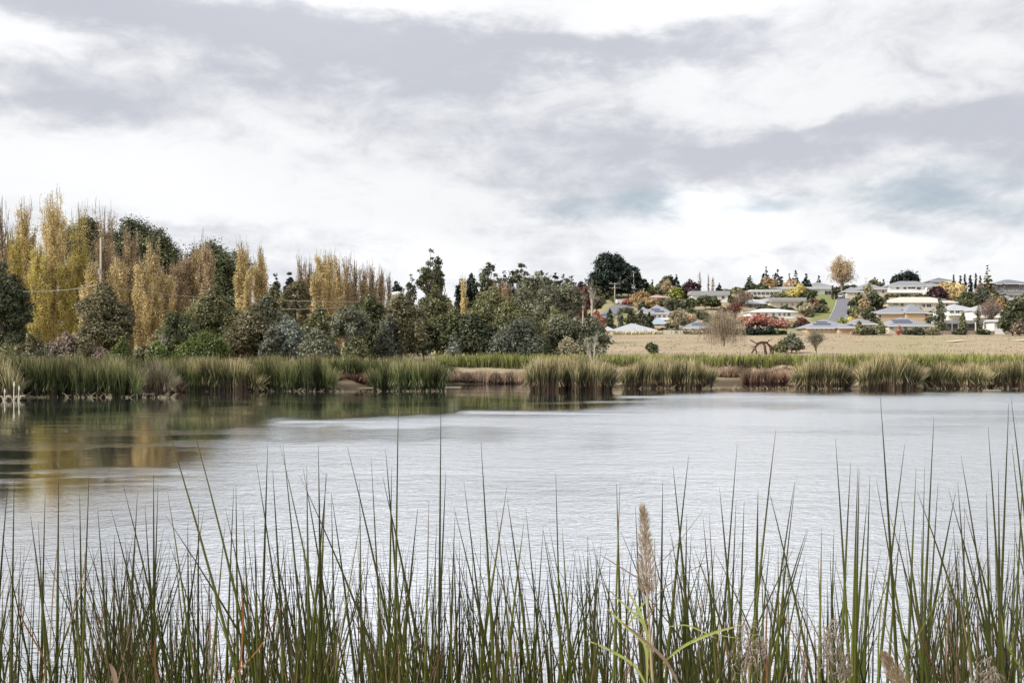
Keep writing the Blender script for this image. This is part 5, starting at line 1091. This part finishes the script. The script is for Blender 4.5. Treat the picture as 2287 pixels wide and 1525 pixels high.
# density of the stand along the picture: thicker at both sides, thin near the centre
def dens(px): return np.interp(px, [-200, 0, 250, 520, 700, 900, 1000, 1200, 1350, 1500, 1750, 1850, 2000, 2200, 2500], [1, 1.0, 1.05, .85, 1.0, 1.1, .7, .55, .75, .9, .75, .8, 1.15, 1.45, 1.5])
TUFTS = [(-140+2580*rng.random(), 2.9+2.6*rng.random()) for _ in range(120)]
def rand_stem(lo, hi):
    """stems rise in loose fans from shared tussocks"""
    while True:
        c, Yd = TUFTS[rng.integers(len(TUFTS))]
        if rng.random()*1.5 < dens(c): break
    q = rng.normal(); px = c+q*15+rng.normal()*8; ty = hi-(hi-lo)*rng.random()**1.6
    sl = (q*.12+rng.normal()*.12)*(1525-ty)
    return px, ty, sl, Yd+.12*rng.normal()
while nst < 278:
    px, ty, sl, Yd = rand_stem(1120, 1400)
    V, f, h = stem_from_photo(px+sl, ty, px, Yd, (.0038+.0022*rng.random())*Yd/3.3, .15*rng.normal())
    if -60 < px < 2350: put_stem(V, f, h, RY if rng.random() < .25 else RB, SL)
def merge(items, name, mat, label, cat):
    vs, fs, hs, rs = [], [], [], []; o_ = 0
    for (V, f, h, r) in items: vs.append(V); fs.append(f+o_); hs.append(h); rs.append(np.full(len(V), r)); o_ += len(V)
    me = mesh_np(name, np.concatenate(vs), np.concatenate(fs), 4, {'h': np.concatenate(hs), 'rnd': np.concatenate(rs)}, True)
    tag(link(name, me, mat), label, cat, kind='stuff')
it = []
for k in range(2700):
    px, ty, sl, Yd = rand_stem(1190, 1620); V, f, h = stem_from_photo(px+sl, ty, px, Yd, (.0024+.0026*rng.random())*Yd/3.3, .2*rng.normal()); it.append((V, f, h, rng.random()*.7))
merge(it, 'rush_thicket', RB, 'dense shorter green rushes between the tall foreground stems', 'rushes')
it = []
for k in range(760):
    px, ty, sl, Yd = rand_stem(1230, 1590); sl *= 1.8; V, f, h = stem_from_photo(px+sl, ty, px, Yd, (.0020+.0028*rng.random())*Yd/3.3, .2*rng.normal(), rng.normal()*.10); it.append((V, f, h, rng.random()))
merge(it, 'dry_rushes', RD, 'dry straw coloured broken rushes low in the foreground', 'rushes')
# flat blades, dry and pale green: individual leaves one can point at
def ribbon(pts_px, Yd, wmax, mat, name, label, cat='leaf', parent=None, rnd=.5, group=None, wend=.05, fold=.25):
    P = [Vector((wx(p[0], Yd+(p[2] if len(p) > 2 else 0)), Yd+(p[2] if len(p) > 2 else 0), wz(p[1], Yd+(p[2] if len(p) > 2 else 0)))) for p in pts_px]
    n = 14; V = []; H_ = []; m_ = len(P)-1
    def cat_(t):
        s = t*m_; i = min(int(s), m_-1); u = s-i; p0, p1, p2, p3 = P[max(i-1, 0)], P[i], P[i+1], P[min(i+2, m_)]
        return .5*((2*p1)+(p2-p0)*u+(2*p0-5*p1+4*p2-p3)*u*u+(3*p1-p0-3*p2+p3)*u**3)
    for k in range(n+1):
        t = k/n; p = cat_(t); d = (cat_(min(1, t+.02))-cat_(max(0, t-.02))).normalized(); s = d.cross(Vector((0, 1, 0)));
        s = s.normalized() if s.length > .05 else Vector((1, 0, 0)); ww = wmax*(.5 if parent is None else .62)*(math.sin(math.pi*min(1, max(wend, t*.92+.08)))**.7)*.5 if t < .999 else .0004
        V += [tuple(p-s*ww), tuple(p+Vector((0, fold*ww, 0))), tuple(p+s*ww)]; H_ += [t]*3
    f = []
    for k in range(n): f += [(k*3, k*3+1, k*3+4, k*3+3), (k*3+1, k*3+2, k*3+5, k*3+4)]
    me = mesh_np(name, np.array(V), np.array(f), 4, {'h': H_, 'rnd': np.full(len(V), rnd)}, True)
    o = link(name, me, mat, parent)
    if parent is None: tag(o, label, cat, group)
    return o
PG = blades('pale_green_leaf', [(0, (.30, .33, .10)), (.6, (.36, .42, .13)), (1, (.42, .38, .18))])
PT = blades('pinkish_straw', [(0, (.24, .18, .12)), (.6, (.30, .22, .16)), (1, (.18, .12, .09))])
GB = 'dry blades among the foreground rushes'
ribbon([(1705, 1620), (1712, 1525), (1711, 1420), (1716, 1310)], 3.0, .012, RO, 'dry_blade', 'upright orange dry blade right of the curly dried head', group=GB)
ribbon([(1960, 1620), (1961, 1525), (1965, 1380), (1985, 1230)], 3.0, .010, RY, 'dry_blade', 'upright yellow blade below the tallest right-hand rush', group=GB, rnd=.95)
ribbon([(2120, 1560), (2060, 1430), (2030, 1280)], 3.1, .010, RO, 'dry_blade', 'red-brown dry blade leaning left at lower right', group=GB, rnd=.1)
ribbon([(1830, 1525), (1780, 1430), (1750, 1370), (1725, 1300)], 3.1, .007, RO, 'dry_blade', 'thin rust coloured blade leaning left below the right rushes', group=GB)
ribbon([(2000, 1500), (2060, 1400), (2130, 1275)], 3.0, .009, RY, 'dry_blade', 'yellow dry blade slanting right at lower right', group=GB, rnd=.8)
ribbon([(80, 1560), (100, 1480), (50, 1380), (40, 1300)], 3.0, .010, RO, 'dry_blade', 'brown blade curving at the lower left corner', group=GB, rnd=.3)
ribbon([(110, 1480), (118, 1330), (128, 1220)], 3.0, .009, PT, 'dry_blade', 'pinkish straw blade standing in the lower left rushes', group=GB)
ribbon([(530, 1560), (542, 1400), (538, 1290)], 3.0, .012, RO, 'dry_blade', 'orange-brown blade left of the leaning left rushes', group=GB)
ribbon([(560, 1560), (585, 1440), (600, 1300)], 3.1, .011, PT, 'dry_blade', 'straw blade right of the orange-brown one at left', group=GB)
ribbon([(352, 1560), (345, 1470), (348, 1400)], 3.0, .012, RO, 'dry_blade', 'short reddish blade low at the left', group=GB, rnd=.2)
ribbon([(262, 1560), (255, 1505), (244, 1480)], 2.9, .030, PT, 'dry_blade', 'wide broken straw stub at the lower left', group=GB)
ribbon([(150, 1420), (170, 1340), (188, 1270), (190, 1230)], 3.1, .010, PT, 'dry_blade', 'pale straw blade under the lower left rush tips', group=GB)
ribbon([(470, 1560), (530, 1500), (590, 1430), (640, 1330)], 3.0, .009, RO, 'dry_blade', 'orange blade bending right at lower left of centre', group=GB, rnd=.8)
ribbon([(1530, 1560), (1490, 1480), (1440, 1430), (1390, 1390)], 2.95, .020, PT, 'dry_blade', 'broad folded straw blade left of the plume stem', group=GB)
ribbon([(1570, 1525), (1560, 1420), (1575, 1300), (1560, 1250)], 3.1, .006, PT, 'dry_blade', 'thin greyish straw right of the plume grass', group=GB)
ribbon([(2287, 1500), (2250, 1440), (2235, 1370)], 2.9, .014, RY, 'dry_blade', 'yellow straw blade in the lower right corner', group=GB, rnd=.9)
ribbon([(745, 1560), (750, 1450), (760, 1380)], 3.0, .012, PT, 'dry_blade', 'pale straw blade below the left-of-centre rushes', group=GB)
ribbon([(460, 1560), (470, 1430), (466, 1330)], 3.2, .008, PT, 'dry_blade', 'narrow pinkish straw between left rushes', group=GB)
# plume grass
def plume():
    Yd = 3.0; root = empty('plume_grass', (wx(1448, Yd), Yd, 0.1)); tag(root, 'reed grass with a feathery tan plume and pale green leaves', 'plume grass')
    def adopt(o): o.parent = root; o.matrix_parent_inverse = root.matrix_world.inverted(); return o
    root.matrix_world = root.matrix_world; bpy.context.view_layer.update()
    st = MB(); P_ = lambda px, py, y=0: (wx(px, Yd+y), Yd+y, wz(py, Yd+y))
    st.tube([(wx(1470, Yd), Yd, .1), P_(1458, 1525), P_(1450, 1400), P_(1444, 1300), P_(1440, 1200), P_(1436, 1130)], [.005, .0045, .0038, .003, .0016, .0006], 6)
    adopt(st.build('stem', surf('plume_stem', (.45, .34, .20), .6, .15, 20), None, True))
    hd = MB(); ax = [P_(1447, 1325), P_(1444, 1290), P_(1442, 1240), P_(1440, 1190), P_(1436, 1135)]
    V = []; f = []; rn = []
    for k in range(950):
        t = rng.random(); s = t*4; i = min(3, int(s)); a = np.array(ax[i]); b = np.array(ax[i+1]); p = a+(b-a)*(s-i)
        env = .026*min(1, .35+(t/.25)**.7)*(1-t)**.7*1.2+.0015
        ang = rng.random()*6.283; out_ = env*rng.random()**.6; q = p+np.array([math.cos(ang)*out_, math.sin(ang)*out_*.7, -out_*.3])
        d = np.array([math.cos(ang)*.5+rng.normal()*.2, math.sin(ang)*.5, 1.0]); d /= np.linalg.norm(d); L_ = .012+.016*rng.random(); w_ = np.array([d[2], 0, -d[0]])*.0008
        b0 = len(V); V += [tuple(q-w_*.3), tuple(q+d*L_*.5-w_), tuple(q+d*L_), tuple(q+d*L_*.5+w_)]; f.append((b0, b0+1, b0+2, b0+3)); rn += [rng.random()]*4
    for k in range(70):                                # ribs of the plume
        t = rng.random()*.9; s = t*4; i = min(3, int(s)); a = np.array(ax[i]); b = np.array(ax[i+1]); p = a+(b-a)*(s-i); ang = rng.random()*6.283
        env = .040*min(1, .4+(t/.25)**.7)*(1-t)**.6; e = p+np.array([math.cos(ang)*env, math.sin(ang)*env*.7, .035+.03*rng.random()])
        hd.tube([tuple(p), tuple((p+e)/2+np.array([0, 0, .006])), tuple(e)], [.0006, .0005, .0003], 3, cap=False)
    me = mesh_np('plume', np.array(V), np.array(f), 4, {'rnd': np.array(rn)}); pl = adopt(link('plume', me, foliage('plume_seeds', (.20, .14, .10), (.68, .56, .40), .4)))
    o = hd.build('plume_ribs', surf('plume_rib', (.30, .20, .12), .7), None); o.parent = pl; 
    for pts, wd in [([(1445, 1525), (1440, 1440), (1400, 1400), (1352, 1355)], .016), ([(1450, 1430), (1430, 1370), (1398, 1310)], .014), ([(1448, 1470), (1440, 1400), (1395, 1350), (1370, 1330)], .010), ([(1400, 1400), (1420, 1370), (1450, 1330)], .010),
                    ([(1480, 1480), (1530, 1440), (1600, 1410), (1660, 1395)], .015), ([(1485, 1400), (1530, 1395), (1570, 1410), (1600, 1425)], .007), ([(1455, 1560), (1420, 1490), (1360, 1450), (1300, 1425)], .013), ([(1590, 1410), (1620, 1420), (1660, 1425)], .004)]:
        adopt(ribbon(pts, Yd-.02, wd, PG, 'leaf', None, parent=root, rnd=.6))
    for pts, wd in [([(1440, 1300), (1400, 1275), (1335, 1235)], .006), ([(1450, 1280), (1500, 1230), (1570, 1140)], .0035), ([(1455, 1340), (1500, 1300), (1585, 1250)], .005), ([(1430, 1380), (1380, 1335), (1330, 1290)], .005), ([(1420, 1420), (1450, 1370), (1475, 1330)], .006)]:
        adopt(ribbon(pts, Yd-.01, wd, PT, 'leaf', None, parent=root, rnd=.4))
plume()
# second plume low at the right, a leaning tan brush
def brush(px0, py0, px1, py1, Yd, label):
    a = np.array([wx(px0, Yd), Yd, wz(py0, Yd)]); b = np.array([wx(px1, Yd), Yd, wz(py1, Yd)]); n = 900; V = []; f = []; rn = []
    for k in range(n):
        t = rng.random(); p = a+(b-a)*t; env = .026*math.sin(math.pi*(.15+.83*t))**.8; ang = rng.random()*6.283; q = p+np.array([math.cos(ang)*env, math.sin(ang)*env*.6, 0])*rng.random()**.6
        d = (b-a)/np.linalg.norm(b-a)+np.array([math.cos(ang)*.3, math.sin(ang)*.3, 0]); L_ = .018; w_ = np.array([d[2], 0, -d[0]])*.0009
        b0 = len(V); V += [tuple(q), tuple(q+d*L_*.5-w_), tuple(q+d*L_), tuple(q+d*L_*.5+w_)]; f.append((b0, b0+1, b0+2, b0+3)); rn += [rng.random()]*4
    root = empty('plume_grass', (a[0], Yd, .1)); tag(root, label, 'plume grass'); bpy.context.view_layer.update()
    V = np.array(V)-np.array([a[0], Yd, .1]); link('plume', mesh_np('plume', V, np.array(f), 4, {'rnd': np.array(rn)}), foliage('plume_seeds', (.20, .14, .10), (.68, .56, .40), .4), root)
    m_ = MB(); a2 = a-np.array([a[0], Yd, .1]); b2 = b-np.array([a[0], Yd, .1]); m_.tube([(.12, 0, 0), tuple(a2), tuple(b2)], [.004, .003, .001], 5); m_.build('stem', surf('plume_stem', (.45, .34, .20)), root)
brush(2020, 1545, 1978, 1462, 2.9, 'tan feathery plume leaning left at the lower right edge of the photo')
# curly dried umbels
def curly(px, py, Yd, size, label):
    x, z = wx(px, Yd), wz(py, Yd); root = empty('dried_sedge', (x, Yd, .1)); tag(root, label, 'dried sedge', 'curled dried sedge heads')
    zz = z-.1; m_ = MB(); m_.tube([(.01, 0, 0), (0, 0, zz*.6), (0, 0, zz-.04)], [.003, .0025, .0018], 5); m_.build('stem', surf('sedge_stem', (.30, .24, .16)), root)
    h = MB()
    for k in range(46):
        a = rng.random()*6.283; r_ = size*(.22+.5*rng.random()); dx, dy = math.cos(a), math.sin(a)*.6; z0 = zz-.04-size*2.4*rng.random(); sw = 2.4+2.6*rng.random(); P = []
        for j in range(8): th = sw*j/7; P.append((dx*r_*(1-math.cos(th))*.8+rng.normal()*.0008, dy*r_*(1-math.cos(th))*.8, z0+r_*math.sin(th)*1.3))
        h.tube(P, [.0008]*7+[.0003], 3, cap=False)
        for j in range(4): q = P[2+rng.integers(6)]; h.tube([q, (q[0]+rng.normal()*.003, q[1], q[2]-.006)], [.0011, .0015], 4)
    h.build('seed_head', surf('dried_sedge', (.30, .25, .21), .9, .3, 40), root)
curly(1672, 1385, 2.9, .05, 'curled grey-brown dried sedge head left of the orange blade')
curly(1700, 1400, 3.0, .022, 'small curled dried sedge head against the orange blade')
curly(1850, 1375, 2.9, .042, 'curled dried sedge head below the right-of-centre rushes')
curly(1885, 1440, 2.9, .024, 'low curled dried sedge head right of its neighbour')
curly(2212, 1455, 2.9, .05, 'dark curled dried sedge head in the lower right corner')
curly(2165, 1505, 2.9, .026, 'small low dried sedge head near the lower right corner')
